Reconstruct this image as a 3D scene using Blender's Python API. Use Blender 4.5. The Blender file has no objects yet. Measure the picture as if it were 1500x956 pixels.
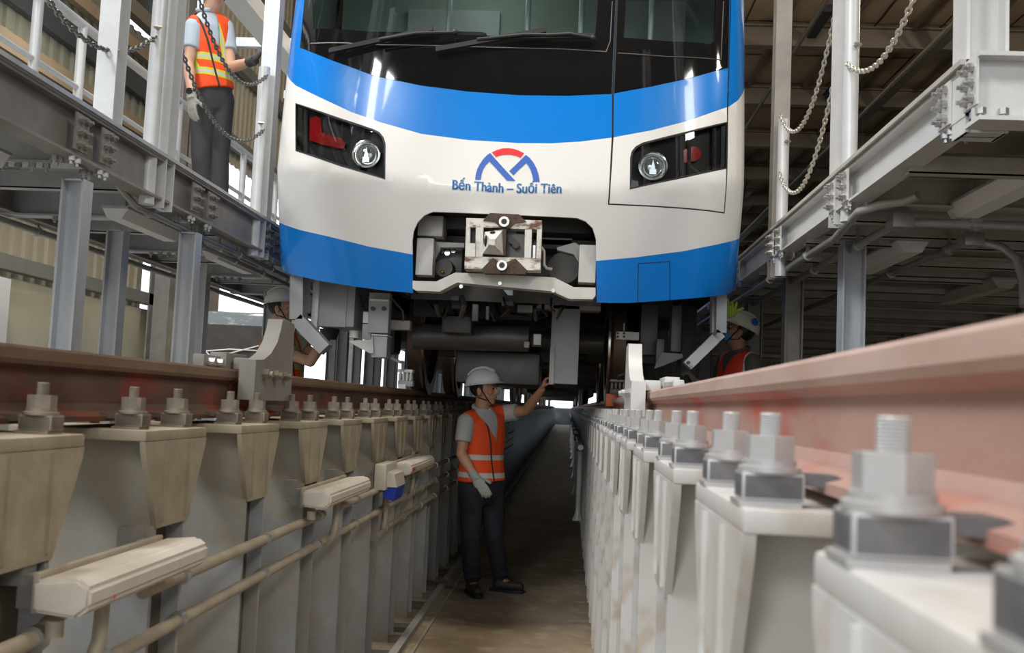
import bpy, bmesh, math, random
import numpy as np
from mathutils import Vector, Matrix
from mathutils.geometry import delaunay_2d_cdt

# ------------------------------------------------------------------ camera, sky, fill lights, exposure
C = bpy.context.scene.collection
sc = bpy.context.scene
FPX, VPX, VPY, ROLL = 1500.0, 832.0, 597.0, 0.040
EYE = Vector((0.405, 0.0, -0.079))          # eye at the height of the rail bolts, z = 0 is the rail head
_d = Vector((VPX - 750, -(VPY - 478), FPX)).normalized()
_u = Vector((math.sin(ROLL), math.cos(ROLL), 0)); _u = (_u - _d * _u.dot(_d)).normalized()
_r = _u.cross(_d)
if _r.x < 0: _r = -_r
# rows: camera right / up / forward written in world axes
CAM = Matrix(((_r.x, _d.x, _u.x), (_r.y, _d.y, _u.y), (_r.z, _d.z, _u.z)))
cam_d = bpy.data.cameras.new('camera'); cam = bpy.data.objects.new('camera', cam_d); C.objects.link(cam)
R3 = Matrix((CAM[0], CAM[1], -CAM[2])).transposed()
cam.matrix_world = Matrix.Translation(EYE) @ R3.to_4x4()
cam_d.sensor_width = 36; cam_d.lens = 36 * FPX / 1500; cam_d.clip_start = 0.05; cam_d.clip_end = 400
cam_d.dof.use_dof = True; cam_d.dof.focus_distance = 6.6; cam_d.dof.aperture_fstop = 7.0
sc.camera = cam

world = bpy.data.worlds.new('sky'); sc.world = world; world.use_nodes = True
bg = world.node_tree.nodes['Background']
bg.inputs['Color'].default_value = (0.86, 0.93, 1.0, 1); bg.inputs['Strength'].default_value = 2.1
sc.view_settings.view_transform = 'Standard'; sc.view_settings.look = 'None'
sc.view_settings.gamma = 1; sc.view_settings.use_curve_mapping = False
sc.view_settings.exposure = 0.10

def lamp(name, loc, size, power, color, to=None, size_y=None):
    l = bpy.data.lights.new(name, 'AREA'); l.energy = power; l.color = color
    l.shape = 'RECTANGLE'; l.size = size; l.size_y = size_y or size
    o = bpy.data.objects.new(name, l); C.objects.link(o); o.location = loc
    d = (Vector(to) if to else Vector(loc) - Vector((0, 0, 1))) - Vector(loc)
    o.rotation_euler = d.to_track_quat('-Z', 'Y').to_euler()
    return o
# added area lights, fixtures unseen, brightening posts, nose, pit floor and left bay
lamp('hall_fill', (-5.0, -1.5, 7.2), 1.8, 520, (0.97, 0.98, 1.0), (0.5, 2.5, -.2))
lamp('hall_fill', (6.5, -1.5, 7.4), 1.8, 330, (1.0, 0.95, 0.86), (-0.5, 4.0, -.2))
lamp('hall_fill', (0.2, 3.7, 8.4), 1.2, 240, (1.0, 0.86, 0.66), (0.0, 5.5, -1.4))
lamp('hall_fill', (-4.0, 6.0, 7.6), 1.6, 420, (0.97, 0.98, 1.0), (-3.6, 8, 0))
lamp('gate_fill', (-2.0, -5.4, 4.2), 1.6, 150, (1.0, 0.95, 0.88), (-0.2, 7.6, -.5))  # added unseen light at the gateway, brightens the pit worker
def bulb(loc, power, color):  # unseen point light added as fill
    l = bpy.data.lights.new('bay_lamp', 'POINT'); l.energy = power; l.color = color; l.shadow_soft_size = .25
    o = bpy.data.objects.new('bay_lamp', l); C.objects.link(o); o.location = loc
bulb((3.5, 13.0, 6.6), 500, (1.0, 0.90, 0.76)); bulb((9.5, 14.0, 6.6), 700, (1.0, 0.90, 0.76)); bulb((8.0, 3.0, 6.8), 120, (1.0, 0.92, 0.80))  # added fill; the first two lift the dark roof lining
bulb((-.3, 7.0, 3.0), 5, (0.95, 1.0, 0.95)); bulb((-4.7, 10.5, 3.4), 45, (0.95, 0.98, 1.0))  # added fill for the cab interior, then for the left bay worker

def at(px, py, y):
    """the world point at distance y along the track on the sight line of a photograph pixel"""
    c = Vector((px - 750, 478 - py, FPX)); w = CAM.transposed() @ c
    w = w / w.y
    return EYE + w * y

# ------------------------------------------------------------------ materials
def nd(nt, t, **kw):
    n = nt.nodes.new(t)
    for k, v in kw.items(): setattr(n, k, v)
    return n
def mat(name, col, rough=0.5, metal=0.0, col2=None, scale=6.0, amount=0.5, bump=0.0, bump_scale=60.0, detail=6.0, lo=.38, hi=.66,
        stretch=None, coat=0.0, col3=None, scale3=30.0):
    m = bpy.data.materials.new(name); m.use_nodes = True; nt = m.node_tree
    b = nt.nodes['Principled BSDF']
    b.inputs['Base Color'].default_value = (*col, 1); b.inputs['Roughness'].default_value = rough
    b.inputs['Metallic'].default_value = metal
    if coat: b.inputs['Coat Weight'].default_value = coat; b.inputs['Coat Roughness'].default_value = 0.05
    tc = nd(nt, 'ShaderNodeTexCoord'); vec = tc.outputs['Object']
    if stretch:
        mp = nd(nt, 'ShaderNodeMapping'); mp.inputs['Scale'].default_value = stretch
        nt.links.new(vec, mp.inputs['Vector']); vec = mp.outputs['Vector']
    out = None
    if col2:
        n = nd(nt, 'ShaderNodeTexNoise'); n.inputs['Scale'].default_value = scale; n.inputs['Detail'].default_value = detail
        n.inputs['Roughness'].default_value = 0.62
        nt.links.new(vec, n.inputs['Vector'])
        r = nd(nt, 'ShaderNodeMapRange'); r.inputs['From Min'].default_value = lo; r.inputs['From Max'].default_value = hi
        r.inputs['To Max'].default_value = amount
        nt.links.new(n.outputs['Fac'], r.inputs['Value'])
        mx = nd(nt, 'ShaderNodeMix', data_type='RGBA'); mx.inputs[6].default_value = (*col, 1); mx.inputs[7].default_value = (*col2, 1)
        nt.links.new(r.outputs['Result'], mx.inputs[0]); out = mx.outputs[2]
        if col3:
            n3 = nd(nt, 'ShaderNodeTexNoise'); n3.inputs['Scale'].default_value = scale3; n3.inputs['Detail'].default_value = 8
            nt.links.new(vec, n3.inputs['Vector'])
            r3 = nd(nt, 'ShaderNodeMapRange'); r3.inputs['From Min'].default_value = .52; r3.inputs['From Max'].default_value = .68
            nt.links.new(n3.outputs['Fac'], r3.inputs['Value'])
            m3 = nd(nt, 'ShaderNodeMix', data_type='RGBA'); m3.inputs[7].default_value = (*col3, 1)
            nt.links.new(out, m3.inputs[6]); nt.links.new(r3.outputs['Result'], m3.inputs[0]); out = m3.outputs[2]
        nt.links.new(out, b.inputs['Base Color'])
    if bump:
        n2 = nd(nt, 'ShaderNodeTexNoise'); n2.inputs['Scale'].default_value = bump_scale; n2.inputs['Detail'].default_value = 5
        nt.links.new(vec, n2.inputs['Vector'])
        bp = nd(nt, 'ShaderNodeBump'); bp.inputs['Strength'].default_value = bump; bp.inputs['Distance'].default_value = 0.01
        nt.links.new(n2.outputs['Fac'], bp.inputs['Height']); nt.links.new(bp.outputs['Normal'], b.inputs['Normal'])
    return m
def glass(name, col, rough=0.02, trans=1.0):
    m = bpy.data.materials.new(name); m.use_nodes = True
    b = m.node_tree.nodes['Principled BSDF']; b.inputs['Base Color'].default_value = (*col, 1)
    b.inputs['Roughness'].default_value = rough; b.inputs['Transmission Weight'].default_value = trans; b.inputs['IOR'].default_value = 1.45
    return m
def thin_glass(name, col):
    """window pane without refraction: tinted see-through plus mirror gloss"""
    m = bpy.data.materials.new(name); m.use_nodes = True; nt = m.node_tree
    out = nt.nodes['Material Output']; nt.nodes.remove(nt.nodes['Principled BSDF'])
    t = nd(nt, 'ShaderNodeBsdfTransparent'); t.inputs['Color'].default_value = (*col, 1)
    g = nd(nt, 'ShaderNodeBsdfGlossy'); g.inputs['Roughness'].default_value = 0.02
    f = nd(nt, 'ShaderNodeFresnel'); f.inputs['IOR'].default_value = 1.6
    mx = nd(nt, 'ShaderNodeMixShader')
    nt.links.new(f.outputs[0], mx.inputs[0]); nt.links.new(t.outputs[0], mx.inputs[1]); nt.links.new(g.outputs[0], mx.inputs[2])
    nt.links.new(mx.outputs[0], out.inputs['Surface'])
    return m
def emit(name, col, s):
    m = bpy.data.materials.new(name); m.use_nodes = True
    b = m.node_tree.nodes['Principled BSDF']; b.inputs['Base Color'].default_value = (*col, 1)
    b.inputs['Emission Color'].default_value = (*col, 1); b.inputs['Emission Strength'].default_value = s
    return m

M = {}
M['white_paint'] = mat('train_white_paint', (.82, .81, .79), .3, coat=.25)
M['blue_paint'] = mat('train_blue_paint', (.000, .205, .70), .25, coat=.25)
M['silver'] = mat('train_silver', (.55, .55, .54), .3, .6)
M['black_gloss'] = mat('black_glass_mask', (.008, .008, .009), .05, coat=.3)
M['pane'] = thin_glass('windscreen_glass', (.60, .70, .64))
M['lens'] = thin_glass('lamp_cover_glass', (.72, .74, .74))
M['chrome'] = mat('chrome', (.85, .85, .85), .12, 1)
M['red_lens'] = mat('red_lens', (.55, .012, .015), .15, coat=.5)
M['lamp_lens'] = mat('lamp_lens', (.62, .63, .60), .08, .6)
M['black'] = mat('black_rubber', (.012, .012, .013), .5)
M['logo_red'] = mat('emblem_red', (.80, .015, .02), .4)
M['logo_blue'] = mat('emblem_blue', (.03, .12, .50), .4)
M['letter_blue'] = mat('lettering_blue', (.02, .16, .42), .4)
M['interior'] = mat('cab_interior', (.32, .38, .34), .5)
M['interior_dark'] = mat('cab_dark', (.03, .032, .034), .5)
M['grey_paint'] = mat('grey_equipment_paint', (.45, .47, .50), .42, col2=(.36, .36, .36), scale=5, amount=.5)
M['grey_paint2'] = mat('light_grey_equipment_paint', (.56, .55, .52), .45, col2=(.42, .40, .37), scale=7, amount=.6)
M['under'] = mat('underframe_dark', (.055, .052, .050), .5, .2, col2=(.10, .085, .07), scale=6, amount=.6)
M['under2'] = mat('underframe_grey', (.12, .115, .11), .45, .3, col2=(.07, .065, .06), scale=5, amount=.7)
M['wheel'] = mat('wheel_steel', (.16, .11, .085), .42, .7, col2=(.10, .065, .045), scale=8, amount=.8)
M['tread'] = mat('wheel_tread', (.62, .58, .54), .22, 1)
M['coupler'] = mat('coupler_white_rust', (.70, .68, .62), .5, col2=(.13, .055, .025), scale=8, amount=1, lo=.47, hi=.60, stretch=(1, 1, 2.6), bump=.3)
M['coupler_clean'] = mat('coupler_white', (.66, .65, .61), .5, col2=(.30, .22, .16), scale=14, amount=.8, lo=.5, hi=.75)
M['rust'] = mat('dark_rust', (.045, .026, .018), .7, col2=(.12, .065, .04), scale=14, amount=.8, bump=.4)
M['galv'] = mat('galvanised_steel', (.50, .52, .55), .42, .35, col2=(.38, .40, .43), scale=7, amount=.8, stretch=(1, 1, .35))
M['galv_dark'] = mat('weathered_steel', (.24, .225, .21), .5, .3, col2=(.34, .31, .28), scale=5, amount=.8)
M['tube'] = mat('tube_paint', (.64, .66, .68), .35, .15, col2=(.52, .53, .54), scale=6, amount=.6)
M['deck'] = mat('deck_plate', (.46, .49, .48), .5, .1, col2=(.36, .38, .36), scale=4, amount=.7, stretch=(1, .3, 1))
M['deck_warm'] = mat('deck_plate_warm', (.33, .29, .235), .5, .1, col2=(.30, .27, .22), scale=4, amount=.7, stretch=(1, .3, 1))
M['white_steel'] = mat('white_painted_steel', (.66, .66, .65), .4, .05, col2=(.52, .51, .50), scale=5, amount=.5)
M['bolt'] = mat('zinc_bolt', (.55, .55, .54), .35, .8, col2=(.35, .34, .32), scale=20, amount=.7)
M['chain_dark'] = mat('steel_chain', (.17, .165, .16), .4, .8)
M['chain_light'] = mat('zinc_chain', (.58, .56, .50), .4, .7)
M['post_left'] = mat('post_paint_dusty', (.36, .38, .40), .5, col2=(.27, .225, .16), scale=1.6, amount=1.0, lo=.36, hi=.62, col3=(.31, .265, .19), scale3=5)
M['post_dust'] = mat('post_cap_dust', (.35, .30, .215), .75, col2=(.23, .19, .13), scale=6, amount=.9, bump=.15)
M['post_right'] = mat('post_paint_pale_lit', (.66, .66, .65), .5, col2=(.47, .44, .38), scale=2.0, amount=.7, lo=.42, hi=.68, col3=(.50, .42, .33), scale3=8)  # lighter dust than the left row, with its stronger light also painted in
M['post_inside'] = mat('post_recess_shade', (.10, .085, .065), .8, col2=(.16, .13, .09), scale=5, amount=.6)  # shade of the open recess put into the web colour
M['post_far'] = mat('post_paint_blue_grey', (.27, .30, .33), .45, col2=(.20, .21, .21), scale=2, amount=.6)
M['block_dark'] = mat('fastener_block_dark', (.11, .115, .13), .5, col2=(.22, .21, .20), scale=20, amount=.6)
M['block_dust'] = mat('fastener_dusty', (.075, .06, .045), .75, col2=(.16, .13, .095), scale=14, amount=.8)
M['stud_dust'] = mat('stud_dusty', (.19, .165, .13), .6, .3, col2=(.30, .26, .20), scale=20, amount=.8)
M['stud_pale_lit'] = mat('stud_pale_lit', (.52, .53, .54), .4, .3, col2=(.48, .46, .44), scale=20, amount=.6)  # right row studs: pale dust plus the brighter light put into the colour
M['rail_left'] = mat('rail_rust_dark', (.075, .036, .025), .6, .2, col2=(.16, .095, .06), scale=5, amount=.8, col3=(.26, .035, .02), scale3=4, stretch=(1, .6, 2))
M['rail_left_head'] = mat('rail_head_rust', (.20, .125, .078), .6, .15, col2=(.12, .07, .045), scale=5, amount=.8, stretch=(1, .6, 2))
M['rail_right'] = mat('rail_rust_pink_lit', (.48, .31, .265), .6, .1, col2=(.38, .225, .185), scale=4, amount=.8, col3=(.55, .10, .07), scale3=4, stretch=(1, .6, 2))  # pinkish light dust, with the brighter light of this side painted in
M['rail_right_head'] = mat('rail_head_pink_lit', (.62, .46, .40), .55, .1, col2=(.50, .34, .28), scale=6, amount=.8, stretch=(1, .6, 2))  # head tone likewise carries the stronger light on the right
M['concrete'] = mat('pit_concrete', (.34, .27, .185), .8, col2=(.22, .175, .12), scale=2.2, amount=.9, bump=.25, bump_scale=40, col3=(.40, .33, .24), scale3=7)
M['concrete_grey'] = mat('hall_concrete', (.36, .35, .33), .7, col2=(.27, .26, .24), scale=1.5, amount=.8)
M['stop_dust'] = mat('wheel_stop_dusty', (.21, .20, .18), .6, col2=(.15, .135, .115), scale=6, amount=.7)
M['concrete_dark'] = mat('hall_concrete_shaded', (.13, .12, .105), .75, col2=(.09, .08, .07), scale=1.5, amount=.8)  # darker copy of the hall concrete, coloured to weaken light bounced upward
M['tan_trim'] = mat('tan_trim', (.24, .17, .10), .7, col2=(.16, .12, .075), scale=2, amount=.8)
M['bearer'] = mat('bearer_paint', (.50, .475, .43), .45, col2=(.36, .33, .28), scale=5, amount=.7)
M['cream'] = mat('cream_wall_paint', (.66, .62, .47), .7, col2=(.50, .47, .35), scale=1.2, amount=.6)
M['clad'] = mat('beige_cladding', (.46, .41, .31), .6, col2=(.36, .32, .24), scale=1.2, amount=.7)
M['clad_olive'] = mat('olive_cladding', (.20, .19, .14), .6, col2=(.13, .125, .09), scale=1.0, amount=.8)
M['clad_dark'] = mat('brown_cladding', (.17, .135, .10), .7, col2=(.10, .08, .06), scale=.8, amount=.8)
M['roof'] = mat('roof_lining', (.42, .31, .20), .65, col2=(.23, .165, .105), scale=.5, amount=.9, bump=.5, bump_scale=1.2)
M['purlin'] = mat('purlin_steel', (.15, .12, .09), .6)
M['girt'] = mat('girt_steel', (.21, .21, .18), .6, col2=(.15, .15, .13), scale=3, amount=.6)
M['skylight'] = thin_glass('wall_window_glass', (.5, .6, .55))
M['conduit'] = mat('conduit_steel', (.44, .44, .43), .4, .5, col2=(.34, .32, .29), scale=10, amount=.7)
M['conduit_dust'] = mat('conduit_dusty', (.40, .345, .265), .6, .1, col2=(.29, .24, .175), scale=8, amount=.8)
M['fixture'] = mat('fixture_white', (.62, .57, .50), .45, col2=(.46, .40, .32), scale=6, amount=.7)
M['lamp_white'] = mat('batten_white', (.86, .86, .85), .4)
M['socket_blue'] = mat('socket_blue', (.01, .04, .42), .35)
M['socket_box'] = mat('socket_cream', (.52, .48, .39), .5)
M['print_red'] = mat('sticker_red', (.75, .06, .03), .5)
M['plastic_wrap'] = mat('plastic_wrap', (.24, .27, .29), .15, col2=(.6, .62, .63), scale=9, amount=.8, lo=.55, hi=.7, stretch=(1, 1, 3))
M['skin'] = mat('skin', (.48, .25, .155), .5, col2=(.42, .20, .125), scale=14, amount=.5)
M['skin_pale'] = mat('skin_pale', (.60, .36, .26), .5, col2=(.52, .29, .20), scale=14, amount=.5)
M['hair'] = mat('black_hair', (.010, .009, .008), .5)
M['helmet'] = mat('helmet_white', (.78, .79, .80), .3, coat=.3)
M['helmet_cream'] = mat('helmet_cream', (.62, .57, .46), .35)
M['shirt_grey'] = mat('shirt_grey', (.44, .44, .43), .85, bump=.2, bump_scale=25)
M['shirt_blue'] = mat('shirt_pale_blue', (.42, .50, .60), .85, bump=.2, bump_scale=25)
M['shirt_beige'] = mat('shirt_beige', (.42, .37, .29), .85, bump=.2, bump_scale=25)
M['shirt_dark'] = mat('shirt_dark', (.09, .09, .085), .85, bump=.2, bump_scale=25)
M['trousers'] = mat('trousers_navy', (.018, .020, .030), .85, bump=.35, bump_scale=16)
M['trousers_grey'] = mat('trousers_charcoal', (.040, .040, .046), .8, bump=.35, bump_scale=16)
M['shoe'] = mat('shoe_dark', (.030, .026, .024), .6)
M['glove'] = mat('glove_grey', (.34, .34, .32), .85, col2=(.22, .22, .21), scale=30, amount=.7)
M['glove_dark'] = mat('glove_dark', (.05, .05, .05), .8)
M['glove_green'] = mat('glove_lime', (.38, .55, .06), .8)
M['mask_blue'] = mat('face_mask_blue', (.12, .32, .58), .8)
M['watch'] = mat('watch_black', (.01, .01, .01), .2)
M['eye'] = mat('eye_dark', (.02, .015, .012), .2)
M['lip'] = mat('lip', (.36, .14, .10), .5)
M['outside'] = mat('outside_ground', (.55, .54, .50), .8)
M['orange_clip'] = mat('orange_clip', (.75, .16, .02), .5)

# ------------------------------------------------------------------ mesh helpers
def V(*a): return Vector(a)
class MB:
    def __init__(s): s.bm = bmesh.new()
    def _xf(s, vs, mtx):
        for v in vs: v.co = mtx @ v.co
    def box(s, a, b, bev=0.0, mi=0):
        """axis aligned box between corners a and b"""
        lo = [min(a[i], b[i]) for i in range(3)]; hi = [max(a[i], b[i]) for i in range(3)]
        vs = [s.bm.verts.new((x, y, z)) for x in (lo[0], hi[0]) for y in (lo[1], hi[1]) for z in (lo[2], hi[2])]
        fs = [(0, 1, 3, 2), (4, 6, 7, 5), (0, 4, 5, 1), (2, 3, 7, 6), (0, 2, 6, 4), (1, 5, 7, 3)]
        fc = [s.bm.faces.new([vs[i] for i in f]) for f in fs]
        for f in fc: f.material_index = mi
        if bev:
            es = list({e for f in fc for e in f.edges})
            bmesh.ops.bevel(s.bm, geom=es, offset=bev, segments=2, affect='EDGES', profile=.6)
        return s
    def bar(s, p0, p1, w, h, up=(0, 0, 1), mi=0, bev=0):
        """rectangular bar from p0 to p1, w across, h along up"""
        p0 = Vector(p0); p1 = Vector(p1); d = (p1 - p0).normalized(); u = Vector(up)
        r = d.cross(u)
        if r.length < 1e-5: r = d.cross(Vector((1, 0, 0)))
        r.normalize(); u = r.cross(d).normalized()
        pts = [(-w / 2, -h / 2), (w / 2, -h / 2), (w / 2, h / 2), (-w / 2, h / 2)]
        a = [s.bm.verts.new(p0 + r * x + u * z) for x, z in pts]; b = [s.bm.verts.new(p1 + r * x + u * z) for x, z in pts]
        fc = [s.bm.faces.new(a[::-1]), s.bm.faces.new(b)]
        for i in range(4): fc.append(s.bm.faces.new((a[i], a[(i + 1) % 4], b[(i + 1) % 4], b[i])))
        for f in fc: f.material_index = mi
        if bev:
            bmesh.ops.bevel(s.bm, geom=list({e for f in fc for e in f.edges}), offset=bev, segments=2, affect='EDGES')
        return s
    def prism(s, poly, axis, a, b, mi=0):
        """polygon in the two other axes (in order) swept from a to b along axis"""
        def mk(p, t):
            return {'x': (t, p[0], p[1]), 'y': (p[0], t, p[1]), 'z': (p[0], p[1], t)}[axis]
        A = [s.bm.verts.new(mk(p, a)) for p in poly]; B = [s.bm.verts.new(mk(p, b)) for p in poly]
        n = len(poly); fc = [s.bm.faces.new(A[::-1]), s.bm.faces.new(B)]
        for i in range(n): fc.append(s.bm.faces.new((A[i], A[(i + 1) % n], B[(i + 1) % n], B[i])))
        for f in fc: f.material_index = mi
        return s
    def sweep(s, poly, p0, p1, up=(0, 0, 1)):
        """polygon (across, up) swept straight from p0 to p1"""
        p0 = Vector(p0); p1 = Vector(p1); d = (p1 - p0).normalized(); u = Vector(up); r = d.cross(u).normalized(); u = r.cross(d)
        A = [s.bm.verts.new(p0 + r * x + u * z) for x, z in poly]; B = [s.bm.verts.new(p1 + r * x + u * z) for x, z in poly]
        n = len(poly); s.bm.faces.new(A[::-1]); s.bm.faces.new(B)
        for i in range(n): s.bm.faces.new((A[i], A[(i + 1) % n], B[(i + 1) % n], B[i]))
        return s
    def cyl(s, p0, p1, r0, r1=None, n=12, cap=True, mi=0):
        return s.tube([p0, p1], [r0, r0 if r1 is None else r1], n, cap, mi)
    def tube(s, pts, r, n=10, cap=True, mi=0):
        pts = [Vector(p) for p in pts]; rs = r if isinstance(r, (list, tuple)) else [r] * len(pts)
        prev = None; rings = []
        for i, p in enumerate(pts):
            if i == 0: t = pts[1] - p
            elif i == len(pts) - 1: t = p - pts[i - 1]
            else: t = (p - pts[i - 1]).normalized() + (pts[i + 1] - p).normalized()
            if t.length < 1e-9: t = Vector((0, 0, 1))
            t.normalize()
            if prev is None:
                a = Vector((0, 0, 1)) if abs(t.z) < .9 else Vector((1, 0, 0))
                u = t.cross(a).normalized()
            else:
                u = prev - t * prev.dot(t)
                u = u.normalized() if u.length > 1e-6 else t.orthogonal().normalized()
            prev = u; w = t.cross(u)
            rings.append([s.bm.verts.new(p + (u * math.cos(k * 2 * math.pi / n) + w * math.sin(k * 2 * math.pi / n)) * rs[i]) for k in range(n)])
        for a, b in zip(rings, rings[1:]):
            for k in range(n):
                f = s.bm.faces.new((a[k], a[(k + 1) % n], b[(k + 1) % n], b[k])); f.material_index = mi
        if cap:
            f = s.bm.faces.new(rings[0][::-1]); f.material_index = mi
            f = s.bm.faces.new(rings[-1]); f.material_index = mi
        return s
    def lathe(s, prof, c, axis='z', n=24, mi=0, cap=True):
        """profile of (radius, height) turned about an axis through c"""
        c = Vector(c); rings = []
        for r, h in prof:
            ring = []
            for k in range(n):
                a = k * 2 * math.pi / n; x, y = r * math.cos(a), r * math.sin(a)
                p = {'z': (x, y, h), 'y': (x, h, -y), 'x': (h, x, y)}[axis]
                ring.append(s.bm.verts.new(c + Vector(p)))
            rings.append(ring)
        for a, b in zip(rings, rings[1:]):
            for k in range(n):
                f = s.bm.faces.new((a[k], a[(k + 1) % n], b[(k + 1) % n], b[k])); f.material_index = mi
        if cap:
            s.bm.faces.new(rings[0][::-1]).material_index = mi; s.bm.faces.new(rings[-1]).material_index = mi
        return s
    def ball(s, c, r, n=12, m=8, mtx=None, mi=0):
        """ellipsoid; r a number or three radii; mtx turns it"""
        r = (r, r, r) if not isinstance(r, (list, tuple)) else r
        ret = bmesh.ops.create_uvsphere(s.bm, u_segments=n, v_segments=m, radius=1)
        T = Matrix.Translation(Vector(c)) @ (mtx.to_4x4() if mtx else Matrix()) @ Matrix.Diagonal((*r, 1))
        for v in ret['verts']: v.co = T @ v.co
        for f in {f for v in ret['verts'] for f in v.link_faces}: f.material_index = mi
        return s
    def capsule(s, p0, p1, r0, r1=None, n=10):
        r1 = r0 if r1 is None else r1
        s.cyl(p0, p1, r0, r1, n); s.ball(p0, r0, n, 6); s.ball(p1, r1, n, 6)
        return s
    def poly(s, pts, mi=0):
        f = s.bm.faces.new([s.bm.verts.new(p) for p in pts]); f.material_index = mi
        return s
    def mesh(s, name, mats, off=V(0, 0, 0), smooth=35, recalc=True):
        if recalc: bmesh.ops.recalc_face_normals(s.bm, faces=s.bm.faces)
        me = bpy.data.meshes.new(name)
        for v in s.bm.verts: v.co -= off
        s.bm.to_mesh(me); s.bm.free()
        for m in (mats if isinstance(mats, (list, tuple)) else [mats]): me.materials.append(m)
        if smooth:
            me.shade_smooth(); me.set_sharp_from_angle(angle=math.radians(smooth))
        return me
    def build(s, name, mats, parent=None, smooth=35, kind=None, recalc=True, loc=None):
        off = wloc(parent) if parent else (Vector(loc) if loc else V(0, 0, 0))
        o = bpy.data.objects.new(name, s.mesh(name, mats, off, smooth, recalc)); C.objects.link(o)
        if parent: o.parent = parent
        elif loc: o.location = loc
        if kind: o['kind'] = kind
        return o
def wloc(o):
    p = Vector(o.location)
    while o.parent: o = o.parent; p += Vector(o.location)
    return p
def tag(o, label, cat, group=None):
    o['label'] = label; o['category'] = cat
    if group: o['group'] = group
    return o
def thing(name, label, cat, loc=(0, 0, 0), group=None):
    o = bpy.data.objects.new(name, None); C.objects.link(o); o.location = loc; o.empty_display_size = .1
    return tag(o, label, cat, group)
def dup(root, loc, label=None):
    def cp(o, parent):
        c = o.copy(); C.objects.link(c)
        if parent: c.parent = parent
        for ch in [k for k in o.children]: cp(ch, c)
        return c
    r = cp(root, None); r.location = loc
    if label: r['label'] = label
    return r
def struct(o): o['kind'] = 'structure'; return o
def hbeam(mb, p0, p1, w, h, t=.01, up=(0, 0, 1), tw=None):
    """H section from p0 to p1: flanges w wide, h apart along up"""
    w2, h2 = w / 2, h / 2; k = (tw or t) / 2
    poly = [(-w2, -h2), (w2, -h2), (w2, -h2 + t), (k, -h2 + t), (k, h2 - t), (w2, h2 - t), (w2, h2), (-w2, h2), (-w2, h2 - t), (-k, h2 - t), (-k, -h2 + t), (-w2, -h2 + t)]
    return mb.sweep(poly, p0, p1, up)
def hexnut(mb, c, axis, r, h):
    a = Vector(axis).normalized(); return mb.tube([Vector(c), Vector(c) + a * h], r, 6)
ORD = 'first second third fourth fifth sixth seventh eighth ninth tenth eleventh twelfth thirteenth fourteenth fifteenth sixteenth seventeenth eighteenth nineteenth twentieth'.split()
# ------------------------------------------------------------------ setting: pit, hall floor, walls, roof
PIT, HALL, END = -1.46, -0.89, 83.0
struct(MB().box((-1.05, -3, PIT - .1), (1.05, END + 1, PIT)).build('floor_pit', M['concrete']))
for s, nm in ((-1, 'left'), (1, 'right')):
    struct(MB().box((s * 1.05, -3, PIT), (s * 1.25, END, HALL)).build('wall_pit_' + nm, M['concrete_grey']))
struct(MB().box((-1.05, END, PIT), (1.05, END + .2, -.12)).build('wall_pit_end', M['post_far']))
struct(MB().box((-1.05, -3.2, PIT), (1.05, -3, HALL)).build('wall_pit_front', M['concrete_grey']))
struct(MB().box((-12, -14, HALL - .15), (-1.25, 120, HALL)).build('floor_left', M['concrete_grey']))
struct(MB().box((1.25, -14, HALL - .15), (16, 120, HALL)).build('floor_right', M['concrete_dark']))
struct(MB().box((-1.25, -14, HALL - .15), (1.25, -3.2, HALL)).build('floor_front', M['concrete_grey']))
for a, b in (((-90, -60), (-12, 260)), ((16, -60), (60, 260)), ((-12, -60), (16, -14)), ((-12, 120), (16, 260))):
    struct(MB().box((*a, HALL - .4), (*b, HALL - .02)).build('ground', M['outside']))
# low kerb of a drain channel along the left of the pit floor
struct(MB().box((-.50, -3, PIT), (-.455, END, PIT + .035)).build('trim_drain', M['concrete_grey']))
struct(MB().box((-.40, -3, PIT), (-.385, END, PIT + .012)).build('trim_drain', M['concrete_grey']))
for i in range(14):
    struct(MB().box((-.66, 5.5 + i * .7, PIT), (-.50, 5.62 + i * .7, PIT + .03)).build('trim_footing', M['post_inside']))

def corrugated(name, x, y0, y1, z0, z1, m, pitch=.25, depth=.035, flip=1):
    mb = MB(); n = int((y1 - y0) / pitch); prof = []
    for i in range(n):
        y = y0 + i * pitch
        prof += [(x, y), (x, y + pitch * .5), (x + flip * depth, y + pitch * .6), (x + flip * depth, y + pitch * .9)]
    prof.append((x, y1))
    for a, b in zip(prof, prof[1:]): mb.poly([(a[0], a[1], z0), (b[0], b[1], z0), (b[0], b[1], z1), (a[0], a[1], z1)])
    bmesh.ops.remove_doubles(mb.bm, verts=mb.bm.verts, dist=1e-4)
    return struct(mb.build(name, m, smooth=20))
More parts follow.
